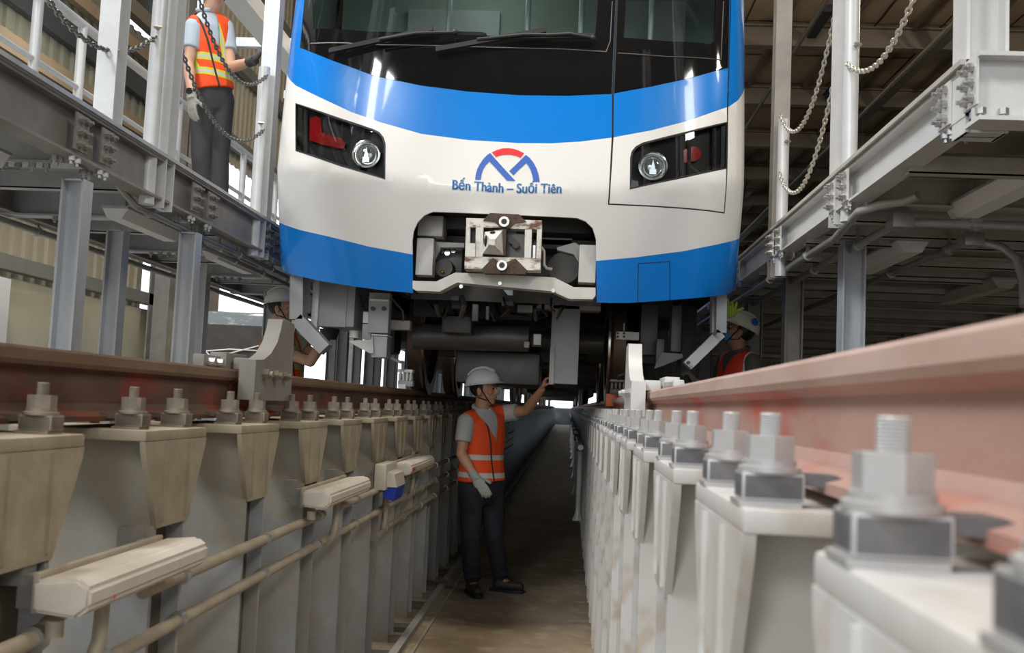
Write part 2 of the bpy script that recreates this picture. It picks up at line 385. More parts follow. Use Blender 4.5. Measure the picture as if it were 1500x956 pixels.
# left side: cream wall below, beige cladding above, then a recess and the open, sunlit bays
WX = -5.7
struct(MB().box((WX - .2, -6, HALL), (WX, 14.4, 1.06)).build('wall_left', M['cream']))
struct(MB().box((WX - .2, 14.4, HALL), (-4.72, 14.6, 1.06)).build('wall_left', M['cream']))
struct(MB().box((-6.1, 9.8, HALL), (-5.55, 10.5, 1.02)).build('wall_left', M['white_paint']))
corrugated('wall_left_cladding', WX - .12, -6, 14.4, 1.06, 3.1, M['clad'])
corrugated('wall_left_cladding', WX - .12, -6, 14.4, 3.1, 4.9, M['clad_olive'])
corrugated('wall_left_cladding', WX - .12, -6, 14.4, 7.0, 9.0, M['clad_olive'])
corrugated('wall_left_cladding', WX - .12, 16.0, 82, 4.0, 9.0, M['clad'])
mb = MB()
for i in range(5): mb.poly([(WX + i * .2, 14.5 + (.03 if i % 2 else 0), 1.06), (WX + .2 + i * .2, 14.5 + (.03 if i % 2 else 0), 1.06), (WX + .2 + i * .2, 14.5 + (.03 if i % 2 else 0), 4.6), (WX + i * .2, 14.5 + (.03 if i % 2 else 0), 4.6)])
struct(mb.build('wall_left_return', M['clad_dark']))
for z, h, m in ((1.12, .16, 'girt'), (1.95, .14, 'girt'), (3.1, .16, 'girt'), (4.9, .2, 'purlin'), (7.0, .2, 'purlin')):
    struct(MB().box((WX - .02, -6, z), (WX + .12, 14.4, z + h)).build('trim_girt', M[m]))
for z, h, m in ((3.42, .22, 'tan_trim'), (3.95, .30, 'interior_dark'), (4.5, .16, 'tan_trim')):
    struct(MB().box((WX - .06, -6, z), (WX + .04, 14.4, z + h)).build('trim_band', M[m]))
for z in (4.2, 5.6, 7.2):
    struct(MB().box((WX - .02, 16, z), (WX + .12, 82, z + .2)).build('trim_girt', M['girt']))
# high window band on the left with its own bars
for i in range(10):
    y = -6 + i * 2.04
    w = struct(MB().box((WX - .1, y, 5.1), (WX - .08, y + 1.98, 7.0)).build('window_' + str(i + 1), M['skylight']))
    MB().box((WX - .1, y - .03, 5.1), (WX - .0, y + .03, 7.0)).build('window_frame', M['girt'], w)
for y in (2.5, 8.7, 14.3, 21.0, 27.0, 33.0, 39.0, 45.0):
    mb = MB(); hbeam(mb, (WX + .25, y, HALL), (WX + .25, y, 9), .3, .3, .02, up=(1, 0, 0)); struct(mb.build('column_left', M['galv_dark']))
# gable wall behind the viewer with its wide gateway
struct(MB().box((-12, -6.3, HALL), (-4.6, -6.1, 9.2)).box((4.6, -6.3, HALL), (15.2, -6.1, 9.2)).box((-4.6, -6.3, 5.2), (4.6, -6.1, 9.2)).build('wall_front', M['clad_dark']))
# right side and roof
corrugated('wall_right', 15.0, -6, 82, HALL, 9.0, M['clad_dark'], flip=-1, pitch=.5)
for z in (1.2, 3.4, 5.6): struct(MB().box((14.8, -6, z), (15.0, 82, z + .2)).build('trim_girt', M['purlin']))
for y in range(0, 82, 9):
    mb = MB(); hbeam(mb, (14.6, y, HALL), (14.6, y, 9), .3, .4, .02, up=(1, 0, 0)); struct(mb.build('column_right', M['purlin']))
# roof: sagging lining panels, each its own piece, under rafters and purlins
roof = struct(MB().box((-6.2, -6, 9.12), (15.2, 84, 9.2)).build('ceiling', M['purlin']))
random.seed(4)
pan = []
for k in range(3):
    mb = MB(); n = 5
    g = [[mb.bm.verts.new((1.45 * i / n, 2.2 * j / n, -.06 * math.sin(math.pi * i / n) * math.sin(math.pi * j / n) * (1 + .4 * k) + random.uniform(-.008, .008))) for j in range(n + 1)] for i in range(n + 1)]
    for i in range(n):
        for j in range(n): mb.bm.faces.new((g[i][j], g[i + 1][j], g[i + 1][j + 1], g[i][j + 1]))
    pan.append(mb.mesh('lining_panel', M['roof'], recalc=False))
for ix in range(9):
    for iy in range(24):
        o = bpy.data.objects.new('lining_panel', pan[random.randrange(3)]); C.objects.link(o); o.parent = roof
        o.location = (1.2 + ix * 1.5, 10 + iy * 2.25, 9.08 + random.uniform(-.015, .015))
for iy in range(18):
    y = 1.0 + iy * 4.5
    mb = MB(); hbeam(mb, (-6.0, y, 8.72), (15, y, 8.72), .26, .5, .03); struct(mb.build('beam_roof', M['purlin']))
for ix in range(14):
    x = -5.5 + ix * 1.5
    struct(MB().box((x - .05, -6, 8.92), (x + .05, 84, 9.06)).build('beam_purlin', M['purlin']))
# pipes and tray hung under the roof on the right
t = thing('roof_pipe', 'long thin dark pipe hung under the roof lining above right platform', 'pipe', (5.2, 30, 8.2))
MB().cyl((5.2, 8, 8.2), (5.2, 80, 8.2), .05).build('pipe', M['purlin'], t)
for i in range(12): MB().box((5.18, 10 + i * 5, 8.2), (5.22, 10.04 + i * 5, 8.8)).build('hanger', M['purlin'], t)
t = thing('cable_tray', 'dusty cable tray with pale pipes under the roof at upper right', 'cable tray', (8.6, 30, 8.5))
MB().box((8.3, 6, 8.4), (8.55, 80, 8.44)).box((8.3, 6, 8.44), (8.33, 80, 8.5)).box((8.52, 6, 8.44), (8.55, 80, 8.5)).build('tray', M['girt'], t)
MB().cyl((8.15, 6, 8.3), (8.15, 80, 8.3), .04).build('pipe', M['conduit_dust'], t)
MB().cyl((8.02, 6, 8.2), (8.02, 80, 8.2), .03).build('pipe', M['conduit_dust'], t)
random.seed(9)
for i in range(9):
    x, y = (3.4, 4.9, 6.4)[i % 3] + .7, 17 + i * 4.5
    tag(MB().box((x - .1, y, 8.55), (x + .1, y + 1.6, 8.66)).box((x - .14, y - .02, 8.66), (x + .14, y + 1.62, 8.7)).build('roof_luminaire', M['interior_dark'], loc=(x, y, 8.6)),
        'dark unlit luminaire hung under the brown roof lining', 'lamp', 'unlit roof luminaires')

# ------------------------------------------------------------------ rails
def rail_profile(inner, s):
    """half section of a flat-bottom rail; inner = gauge face x, s = +1 right, -1 left"""
    c = inner + s * .036
    h = [(-.033, -.0), (.033, -.0), (.036, -.006), (.036, -.028), (.030, -.038), (.010, -.050), (.008, -.12), (.020, -.134), (.070, -.147), (.070, -.159),
         (-.070, -.159), (-.070, -.147), (-.020, -.134), (-.008, -.12), (-.010, -.050), (-.030, -.038), (-.036, -.028), (-.036, -.006)]
    return [(c + p[0], p[1]) for p in h]
def rail(s, y0, y1, label, mweb, mhead):
    mb = MB(); mb.prism(rail_profile(s * .7175, s), 'y', y0, y1)
    for f in mb.bm.faces:
        if f.calc_center_median().z > -.04: f.material_index = 1
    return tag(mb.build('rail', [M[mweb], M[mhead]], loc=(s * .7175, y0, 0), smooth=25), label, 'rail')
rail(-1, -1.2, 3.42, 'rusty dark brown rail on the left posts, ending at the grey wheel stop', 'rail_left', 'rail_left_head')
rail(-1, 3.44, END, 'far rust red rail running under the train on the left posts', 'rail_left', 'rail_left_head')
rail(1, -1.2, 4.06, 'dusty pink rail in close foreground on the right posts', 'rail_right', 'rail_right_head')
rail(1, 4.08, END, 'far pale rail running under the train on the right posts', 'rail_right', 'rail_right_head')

# ------------------------------------------------------------------ rail posts
CAPZ = -.175
def make_post(s, near, dusty):
    """one steel post: s side, near = every piece as a part of its own; origin on the pit floor at the post centre"""
    face = .590 if s > 0 else .565
    t = bpy.data.objects.new('rail_post', None); C.objects.link(t); t.location = (s * face, 0, PIT); t.empty_display_size = .1
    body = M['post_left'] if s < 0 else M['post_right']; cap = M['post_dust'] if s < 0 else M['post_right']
    f0, f1 = s * face, s * (face + .31)
    H = .095                                    # half depth of the H section along the track
    for k in (-1, 1): MB().box((f0 + s * .006, k * H - .008, PIT), (f1, k * H + .008, CAPZ - .02)).build('flange', body, t)
    MB().box((f0 + s * .05, -H, PIT), (f0 + s * .062, H, CAPZ - .02)).build('web', M['post_inside'], t)  # set forward and coloured dark to carry the recess shade
    MB().box((f0, -.2, CAPZ - .026), (f1 + s * .02, .2, CAPZ), .006).build('cap_plate', cap, t)
    for x, m in ((f0, cap), (f1 - s * .014, body)):
        mb = MB()
        mb.prism([(-.2, CAPZ - .026), (.2, CAPZ - .026), (.195, CAPZ - .05), (.1, CAPZ - .235), (-.1, CAPZ - .235), (-.195, CAPZ - .05)], 'x', x, x + s * .014)
        mb.build('side_plate', m, t)
    # two welded ribs on the side plate facing the pit
    for k in (-1, 1): MB().box((f0 - s * .006, k * .075 - .003, CAPZ - .22), (f0, k * .075 + .003, CAPZ - .03)).build('weld_rib', cap, t)
    bx = s * .6275
    bxs = [bx] + ([s * .878] if near else [])
    for x in bxs:
        for k in (-1, 1):
            y = k * .137
            blk = M['block_dark'] if s > 0 else M['block_dust']; st = M['stud_pale_lit'] if s > 0 else M['stud_dust']
            b = MB().box((x - .037, y - .028, CAPZ), (x + .030, y + .03, CAPZ + .006)).box((x - .033, y - .024, CAPZ + .006), (x + .034, y + .028, CAPZ + .036), .003, mi=1)
            fo = b.build('fastener', [st, blk], t)
            MB().lathe([(.034, .036), (.034, .042), (.029, .043), (.029, .049)], (x, y, CAPZ), n=20).build('washer', st, fo)
            mb = MB(); hexnut(mb, (x, y, CAPZ + .049), (0, 0, 1), .0275, .026); mb.build('nut', st, fo, smooth=20)
            mb = MB()
            if near:
                pr = []
                for i in range(11): pr += [(.0118, .07 + i * .0026), (.0106, .0713 + i * .0026)]
                mb.lathe(pr + [(.0118, .0985), (.010, .1)], (x, y, CAPZ), n=14)
            else: mb.cyl((x, y, CAPZ + .07), (x, y, CAPZ + .1), .0115, n=8)
            mb.build('stud', st, fo)
            if s > 0 or near:                     # steel clip gripping the rail foot
                MB().prism([(s * .628, CAPZ + .036), (s * .695, CAPZ + .036), (s * .71, CAPZ + .03), (s * .69, CAPZ + .022), (s * .628, CAPZ + .026)], 'y', y - .018, y + .018).build('clip', blk, fo) if abs(x) < .7 else None
    return t
def far_post(s):
    face = .590 if s > 0 else .565; f0, f1 = s * face, s * (face + .31); mb = MB()
    for k in (-1, 1): mb.box((f0, k * .095 - .008, PIT), (f1, k * .095 + .008, CAPZ - .02))
    mb.box(((f0 + f1) / 2 - .006, -.095, PIT), ((f0 + f1) / 2 + .006, .095, CAPZ - .02))
    mb.box((f0, -.2, CAPZ - .026), (f1, .2, CAPZ))
    for x in (f0, f1): mb.prism([(-.2, CAPZ - .026), (.2, CAPZ - .026), (.1, CAPZ - .235), (-.1, CAPZ - .235)], 'x', x, x + s * .012)
    for k in (-1, 1): mb.box((s * .6275 - .033, k * .137 - .028, CAPZ), (s * .6275 + .033, k * .137 + .028, CAPZ + .036)).cyl((s * .6275, k * .137, CAPZ), (s * .6275, k * .137, CAPZ + .1), .02, n=6)
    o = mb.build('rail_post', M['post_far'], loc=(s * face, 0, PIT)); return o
for s, side, c0, look in ((-1, 'left', .43, 'dust covered grey'), (1, 'right', .58, 'pale grey')):
    pn = make_post(s, True, s < 0); pm = make_post(s, False, s < 0); pf = far_post(s)
    for o, g in ((pn, 1), (pm, 1), (pf, 1)):
        o['category'] = 'post'; o['group'] = 'rail posts along the %s side of the pit' % side
    used = set()
    n = int((END - c0) / .7)
    for i in range(n):
        y = c0 + i * .7
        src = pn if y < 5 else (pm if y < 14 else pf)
        k = i if s > 0 else i - 1                  # the post of index 1 is the first one in the frame on the left
        if s < 0 and i == 0: lab = 'dust covered rail post nearest the viewer at the left edge'
        elif k < 20: lab = '%s rail post under %s rail, %s in row from viewer' % (look, side, ORD[k])
        else: lab = 'small distant blue grey post of the %s row, deep in the pit under the train' % side
        if src in used: o = dup(src, (src.location.x, y, PIT))
        else: o = src; o.location.y = y; used.add(src)
        o['label'] = lab
        if s < 0 and i == 0: pass

# ------------------------------------------------------------------ wheel stops bolted across the rail joints
def wheel_stop(s, y0, label, m):
    t = thing('wheel_stop', label, 'wheel stop', (s * .70, y0, -.1))
    x0, x1 = s * .645, s * .700
    prof = [(y0 - .04, -.10), (y0 + .42, -.10), (y0 + .42, .02), (y0 + .41, .19), (y0 + .30, .20), (y0 + .25, .195), (y0 + .235, .16), (y0 + .20, .11), (y0 + .13, .065), (y0 + .05, .04), (y0 - .04, .035)]
    mb = MB(); mb.prism(prof, 'x', x0, x1); mb.build('stop_plate', m, t)
    MB().box((s * .70, y0 + .1, .002), (s * .77, y0 + .36, .045), .008).build('shoe', m, t)
    for k in range(3):
        y = y0 + .06 + .12 * k
        mb = MB(); hexnut(mb, (x0, y, -.01), (-s, 0, 0), .02, .02); mb.cyl((x0, y, -.01), (x0 - s * .032, y, -.01), .011); mb.build('bolt', M['stud_dust'] if s < 0 else M['bolt'], t)
    MB().box((s * .78, y0 + .06, -.10), (s * .84, y0 + .30, .06), .006).build('clamp_block', m, t)
    MB().box((s * .80, y0 - .10, .0), (s * .84, y0 + .06, .045), .006).build('clamp_arm', m, t)
    for k in range(2): MB().cyl((s * .80, y0 - .06 + .08 * k, .022), (s * .775, y0 - .06 + .08 * k, .022), .014, n=8).build('clamp_bolt', M['bolt'], t)
    return t
wheel_stop(-1, 3.42, 'dusty grey wheel stop with curved edge bolted over the left rail joint', M['stop_dust'])
wheel_stop(1, 4.0, 'pale steel wheel stop standing on the right rail joint', M['white_steel'])
# ------------------------------------------------------------------ the train
TX, TW, TD, TN = -.03, 1.475, .50, 2.8       # centre line, half width, depth and squareness of the rounded nose in plan
Y0 = 5.93
_a = np.linspace(0, math.pi / 2, 400)
_px = TW * np.sin(_a) ** (2 / TN); _py = TD * (1 - np.cos(_a) ** (2 / TN))
_ps = np.concatenate([[0], np.cumsum(np.hypot(np.diff(_px), np.diff(_py)))]); SMAX = float(_ps[-1])
def crease(x): return 1.185 + .075 * x * x
def plan_y(x): return TD * (1 - max(0.0, 1 - min(1, abs(x) / TW) ** TN) ** (1 / TN))
def prof_y(x, z):
    d = z - crease(x)
    return (.10 * d + .045 * d * d) if d > 0 else (.32 * -d + .06 * d * d)
def nose(s, z, off=0.0):
    """point of the nose skin at arc position s from the centre line and height z, pushed out by off"""
    def P(s, z):
        a = abs(s); x = float(np.interp(a, _ps, _px)) * (1 if s >= 0 else -1); y = float(np.interp(a, _ps, _py))
        return Vector((TX + x, Y0 + y + prof_y(x, z), z))
    p = P(s, z)
    if off:
        e = .01; s0 = min(max(s, -SMAX + e), SMAX - e)
        n = (P(s0 + e, z) - P(s0 - e, z)).cross(P(s0, z + e) - P(s0, z - e)).normalized()
        if n.y > 0: n = -n
        p = p + n * off
    return p
def sz(px, py):
    """arc position and height where the sight line of a pixel meets the nose"""
    r = at(px, py, 1.0) - EYE; prev = None
    for i in range(500):
        y = 5.6 + i * .003; p = EYE + r * y; x = p.x - TX
        if abs(x) >= TW: prev = None; continue
        f = y - (Y0 + plan_y(x) + prof_y(x, p.z))
        if f >= 0 and prev is not None:
            return (float(np.interp(abs(x), _px, _ps)) * (1 if x > 0 else -1), p.z)
        prev = f
    p = EYE + r * 6.3
    return (SMAX if p.x > TX else -SMAX, p.z)
def inside(p, poly):
    x, y = p; c = False; n = len(poly); j = n - 1
    for i in range(n):
        xi, yi = poly[i]; xj, yj = poly[j]
        if (yi > y) != (yj > y) and x < (xj - xi) * (y - yi) / (yj - yi) + xi: c = not c
        j = i
    return c
def patch(polys, lines, test, off=0.0, thick=.02, step=.07, mats=None, fine_edge=True):
    """triangulated skin patch on the nose; polys/lines are borders, test(s, z) gives a material index or None"""
    pts = []; edges = []
    for pl, closed in [(p, True) for p in polys] + [(l, False) for l in lines]:
        b = len(pts)
        dense = []
        m = len(pl)
        for i in range(m if closed else m - 1):
            a = pl[i]; c = pl[(i + 1) % m]; k = max(1, int(math.hypot(c[0] - a[0], c[1] - a[1]) / step))
            dense += [(a[0] + (c[0] - a[0]) * t / k, a[1] + (c[1] - a[1]) * t / k) for t in range(k)]
        if not closed: dense.append(pl[-1])
        pts += dense; m = len(dense)
        edges += [(b + i, b + (i + 1) % m) for i in range(m if closed else m - 1)]
    xs = [p[0] for p in pts]; zs = [p[1] for p in pts]
    gx = list(np.arange(min(xs) + .013, max(xs), step)); gz = list(np.arange(min(zs) + .017, max(zs), step))
    if fine_edge: gx = sorted(gx + [sg * (SMAX - q) for sg in (-1, 1) for q in (.02, .05, .09, .13, .17, .22, .27, .33) if min(xs) < sg * (SMAX - q) < max(xs)])
    border = list(pts)
    ba = np.array(border)
    for x in gx:
        for z in gz:
            if np.min(np.abs(ba[:, 0] - x) + np.abs(ba[:, 1] - z)) > step * .3 and test(x, z) is not None: pts.append((x, z))
    for x in list(np.arange(min(xs), max(xs), step)):          # keep the crease crisp
        if min(zs) < crease(x) < max(zs) and test(x, crease(x)) is not None and np.min(np.abs(ba[:, 0] - x) + np.abs(ba[:, 1] - crease(x))) > .02: pts.append((x, crease(x)))
    vs, _, fs, *_r = delaunay_2d_cdt([Vector(p) for p in pts], edges, [], 0, 1e-5)
    mb = MB(); bm = mb.bm; bv = {}
    def gv(i):
        if i not in bv: bv[i] = bm.verts.new(nose(vs[i].x, vs[i].y, off))
        return bv[i]
    for f in fs:
        c = sum((vs[i] for i in f), Vector((0, 0))) / len(f); k = test(c.x, c.y)
        if k is None: continue
        a = [vs[i] for i in f]
        area = abs((a[1] - a[0]).cross(a[2] - a[0])) if len(a) == 3 else 1
        if area < 1e-9: continue
        fc = bm.faces.new([gv(i) for i in f]); fc.material_index = k
        fc.normal_update()
        if fc.normal.y > 0: fc.normal_flip()
    if thick:
        be = [e for e in bm.edges if len(e.link_faces) == 1]
        mi = {e: e.link_faces[0].material_index for e in be}; nv = {}
        for e in be:
            for v in e.verts:
                if v not in nv: nv[v] = bm.verts.new(v.co + Vector((0, thick, 0)))
            try: f = bm.faces.new((e.verts[1], e.verts[0], nv[e.verts[0]], nv[e.verts[1]])); f.material_index = mi[e]
            except ValueError: pass
    return mb
Z = lambda l: [sz(*p) for p in l]
def interp_line(l):
    l = sorted(l); a = [p[0] for p in l]; b = [p[1] for p in l]
    return lambda s: float(np.interp(s, a, b))

train = thing('metro_train', 'blue and white metro train standing over the inspection pit', 'train', (TX, Y0, 0))
# paint borders on the skin
up_blue = Z([(414, 80), (420, 107), (433, 125), (467, 142), (514, 164), (557, 179), (617, 196), (684, 205), (760, 209.5), (807, 210), (850, 207.5), (897, 201.5), (954, 191), (1008, 177), (1068, 156), (1081, 147), (1090, 131), (1096, 110)])
lo_blue = Z([(407, 318), (412, 327), (440, 337), (480, 346), (540, 361), (606, 373)]) + Z([(873, 382), (930, 377), (1000, 368), (1050, 358), (1083, 349)])
up_blue = [(-SMAX, up_blue[0][1])] + [p for p in up_blue if abs(p[0]) < SMAX - .002] + [(SMAX, up_blue[-1][1])]
lo_blue = [(-SMAX, lo_blue[0][1])] + [p for p in lo_blue if abs(p[0]) < SMAX - .002] + [(SMAX, lo_blue[-1][1])]
ubf, lbf = interp_line(up_blue), interp_line(lo_blue)
ZT = 3.30
# lower border of the skin with the arch for the coupler
bottom = [(-SMAX, sz(413, 384)[1])] + Z([(428, 402), (470, 411.5), (520, 419.5), (562, 425), (605, 429), (604, 352), (606, 338), (612, 325), (622, 315), (634, 310), (740, 314), (845, 319), (858, 324), (868, 334), (873, 350), (874, 443), (920, 443.5), (960, 441), (1010, 437), (1050, 433), (1071, 429)]) + [(SMAX, sz(1083, 398)[1])]
skin = [(SMAX, ZT), (-SMAX, ZT)] + bottom
# black glass mask, split by the front door
mask_l = Z([(446, 0), (439.5, 70), (487, 89), (550, 112), (617, 125.5), (684, 134), (760, 139.5), (830, 140.5), (896.3, 138), (901.9, 0)])
mask_l = [(mask_l[0][0], 3.02)] + mask_l + [(mask_l[-1][0] + .0199, 3.02)]
door_o = Z([(902, 0), (896.5, 137), (896, 200), (890.5, 300), (1061.5, 313), (1067, 155), (1071, 0)])
door_o = [(door_o[0][0] + .02, 3.02)] + door_o + [(door_o[-1][0], 3.02)]
mask_r = Z([(904.8, 0), (899.4, 137), (954, 127), (1008, 115.5), (1066.5, 99.5), (1068.5, 0)])
mask_r = [(mask_r[0][0] + .02, 3.0)] + mask_r + [(mask_r[-1][0], 3.0)]
pane_l = Z([(457, 0), (459, 42), (540, 46), (680, 51), (780, 54), (866, 54), (872, 50), (876, 0)]); pane_l = [(pane_l[0][0], 2.92)] + pane_l + [(pane_l[-1][0] + .02, 2.92)]
pane_r = Z([(917, 0), (914, 55), (975, 60), (1040, 64), (1047, 60), (1050, 0)]); pane_r = [(pane_r[0][0], 2.92)] + pane_r + [(pane_r[-1][0], 2.92)]
head_l = Z([(433, 151), (500, 173.5), (546, 188.5), (556, 193.5), (562, 201), (565, 211), (564.5, 263), (500, 244), (433, 221)])
head_r = Z([(922.5, 277.5), (923, 231), (925, 222), (931, 214.5), (941, 209), (1000, 194), (1065.5, 178.5), (1064.5, 247), (1000, 261)])
def skin_test(s, z):
    p = (s, z)
    if not inside(p, skin) or inside(p, mask_l) or inside(p, door_o) or inside(p, head_l): return None
    if z > ubf(s): return 1
    if z < lbf(s) : return 1
    return 0
patch([skin, mask_l, door_o, head_l], [up_blue, lo_blue], skin_test).build('nose_shell', [M['white_paint'], M['blue_paint']], train, smooth=40, recalc=False)
def shrink(poly, d):
    c = (sum(p[0] for p in poly) / len(poly), sum(p[1] for p in poly) / len(poly)); out = []; n = len(poly)
    for i in range(n):
        a, b, e = poly[i - 1], poly[i], poly[(i + 1) % n]
        n1 = (-(b[1] - a[1]), b[0] - a[0]); n2 = (-(e[1] - b[1]), e[0] - b[0])
        l1 = math.hypot(*n1) or 1; l2 = math.hypot(*n2) or 1
        v = (n1[0] / l1 + n2[0] / l2, n1[1] / l1 + n2[1] / l2); lv = math.hypot(*v) or 1
        q = (b[0] + v[0] / lv * d, b[1] + v[1] / lv * d); q2 = (b[0] - v[0] / lv * d, b[1] - v[1] / lv * d)
        out.append(q if inside(q, poly) else q2)
    return out
door_i = shrink(door_o, .012)
def door_test(s, z):
    p = (s, z)
    if not inside(p, door_i) or inside(p, mask_r) or inside(p, head_r): return None
    return 1 if z > ubf(s) else 0
door = patch([door_i, mask_r, head_r], [[p for p in up_blue if .2 < p[0] < 1.5]], door_test).build('front_door', [M['white_paint'], M['blue_paint']], train, smooth=40, recalc=False)
# dark seal behind the door gap
patch([door_o, door_i], [], lambda s, z: 0 if inside((s, z), door_o) and not inside((s, z), door_i) else None, off=-.012, thick=0).build('door_seal', M['black'], train, recalc=False)
ml = shrink(mask_l, .003)
mk = patch([ml, pane_l], [], lambda s, z: 0 if inside((s, z), ml) and not inside((s, z), pane_l) else None, off=-.002).build('windscreen_mask', M['black_gloss'], train, recalc=False)
patch([pane_l], [], lambda s, z: 0 if inside((s, z), pane_l) else None, off=-.004, thick=.006).build('windscreen', M['pane'], train, recalc=False)
mr = shrink(mask_r, .003)
patch([mr, pane_r], [], lambda s, z: 0 if inside((s, z), mr) and not inside((s, z), pane_r) else None, off=-.002).build('window_mask', M['black_gloss'], door, recalc=False)
patch([pane_r], [], lambda s, z: 0 if inside((s, z), pane_r) else None, off=-.004, thick=.006).build('window_pane', M['pane'], door, recalc=False)
# thin grey frame line under the panes
def strip(line, w, off, name, m, parent, th=.004):
    l = [nose(*p, off) for p in line]
    mb = MB(); mb.tube(l, w, 6); return mb.build(name, m, parent)
def dense(l, k=8):
    out = []
    for a, b in zip(l, l[1:]): out += [(a[0] + (b[0] - a[0]) * t / k, a[1] + (b[1] - a[1]) * t / k) for t in range(k)]
    return out + [l[-1]]
strip(dense(Z([(455, 64), (560, 66), (700, 69), (820, 72), (888, 76), (894, 60), (897, 2)])), .0035, .0, 'frame_trim', M['under2'], train)
strip(dense(Z([(905, 78), (975, 83), (1056, 88), (1060, 2)])), .0035, .0, 'frame_trim', M['under2'], door)
# lamps: black housing, lens, red tail light and clear cover each
def headlight(poly, lc, lr, red, bars, parent, sg):
    hs = shrink(poly, .004)
    h = patch([poly], [], lambda s, z: 0 if inside((s, z), poly) else None, off=-.055, thick=0).build('headlight', M['black'], parent, recalc=False)
    rim = patch([poly, shrink(poly, .012)], [], lambda s, z: 0 if inside((s, z), poly) and not inside((s, z), shrink(poly, .012)) else None, off=.001, thick=.06, step=.05).build('lamp_rim', M['black'], parent, recalc=False)
    c = nose(*sz(*lc), -.02)
    d = Vector((c.x - TX, -3.0, 0)); d = Vector((0, -1, 0))
    MB().lathe([(.060, .03), (.084, .0), (.086, -.012), (.078, -.014), (.072, .0), (.066, .022), (.0, .03)], c, 'y', 32, cap=False).build('lamp_ring', M['chrome'], h)
    b = MB(); b.lathe([(.069, .016), (.05, .0), (.03, -.008), (.0, -.01)], c, 'y', 28, cap=False); b.build('lamp_lens', M['lamp_lens'], h)
    MB().box((c.x - .02, c.y - .012, c.z - .05), (c.x + .02, c.y + .0, c.z - .02)).prism([(c.x - .014, c.z - .02), (c.x + .014, c.z - .02), (c.x, c.z + .04)], 'y', c.y - .013, c.y).build('lamp_bulb', M['chrome'], h)
    rp = shrink(Z(red), .002)
    patch([rp], [], lambda s, z: 0 if inside((s, z), rp) else None, off=-.03, thick=.02, step=.04).build('tail_light', M['red_lens'], h, recalc=False)
    for a, b2 in bars: strip(dense(Z([a, b2]), 4), .012, -.028, 'lamp_divider', M['under2'], h)
    patch([hs], [], lambda s, z: 0 if inside((s, z), hs) else None, off=-.001, thick=.004).build('lamp_cover', M['lens'], parent, recalc=False)
headlight(head_l, (535.5, 224), 19, [(449, 171), (459, 167), (466, 170), (468, 191), (498, 200), (504, 208), (500, 216), (470, 210), (449, 203)], [((444, 157), (444, 223))], train, -1)
headlight(head_r, (957.5, 242), 19, [(1000, 220), (1012, 212), (1024, 212), (1031, 220), (1030, 229), (1022, 234), (1000, 237)], [((1001, 197), (1001, 258)), ((1012, 195), (1012, 256)), ((1050, 186), (1050, 249))], door, 1)
# emblem and line name, flat print on the skin
def decal(name, polys, m, parent):
    P = [Z(p) for p in polys]
    return patch(P, [], lambda s, z: 0 if any(inside((s, z), q) for q in P) else None, off=.0035, thick=0, step=.04, fine_edge=False).build(name, m, parent, recalc=False)
L = lambda l: [(640 + x / 6.818, 200 + y / 6.818) for x, y in l]
decal('emblem_arc', [L([(548, 160), (600, 135), (655, 121), (710, 118), (765, 124), (820, 142), (872, 168), (836, 213), (790, 192), (745, 183), (705, 181), (660, 184), (620, 192), (590, 206)])], M['logo_red'], train)
decal('emblem_monogram', [L([(382, 430), (390, 375), (405, 325), (430, 275), (462, 228), (500, 188), (533, 165), (590, 232), (680, 332), (785, 444), (700, 440), (610, 340), (525, 248), (490, 285), (462, 330), (445, 380), (438, 430)]),
                          L([(722, 346), (800, 272), (888, 184), (930, 218), (965, 262), (995, 318), (1015, 380), (1027, 453), (963, 451), (955, 395), (940, 345), (920, 305), (893, 264), (830, 322), (765, 386)])], M['logo_blue'], train)
cu = bpy.data.curves.new('line_name', 'FONT'); cu.body = 'B\u1ebfn Th\u00e0nh \u2013 Su\u1ed1i Ti\u00ean'; cu.size = 1;  cu.resolution_u = 4
tmp = bpy.data.objects.new('line_name', cu); C.objects.link(tmp)
dg = bpy.context.evaluated_depsgraph_get(); tm = bpy.data.meshes.new_from_object(tmp.evaluated_get(dg)); bpy.data.objects.remove(tmp)
xs = [v.co.x for v in tm.vertices]; x0, x1 = min(xs), max(xs)
a, b = sz(663, 277), sz(822, 282.8); sc_ = (b[0] - a[0]) / (x1 - x0); capk = 1.12
bl = [sz(663, 277), sz(742, 282.5), sz(822, 282.8)]
base = interp_line(bl)
mb = MB(); mb.bm.from_mesh(tm)
bmesh.ops.triangulate(mb.bm, faces=mb.bm.faces)
for v in mb.bm.verts:
    s = a[0] + (v.co.x - x0) * sc_; v.co = nose(s, base(s) + v.co.y * sc_ * capk, .0045)
geo = mb.bm.verts[:] + mb.bm.edges[:] + mb.bm.faces[:]
for dx, dz in ((.0022, 0), (-.0022, 0), (0, .0012)):
    r = bmesh.ops.duplicate(mb.bm, geom=geo)
    for v in r['geom']:
        if isinstance(v, bmesh.types.BMVert): v.co += V(dx, 0, dz)
for f in mb.bm.faces:
    f.normal_update()
    if f.normal.y > 0: f.normal_flip()
mb.build('line_name_lettering', M['letter_blue'], train, smooth=0, recalc=False)
# seams of the lower skirt hatch
def seam(pts, parent=train): strip(dense(Z(pts), 5), .0022, .0, 'panel_seam', M['black'], parent)
seam([(935, 386), (934, 442)]); seam([(981, 382), (981, 439)]); seam([(935, 386), (981, 383)])
seam([(413, 107), (414, 290)]) if False else None
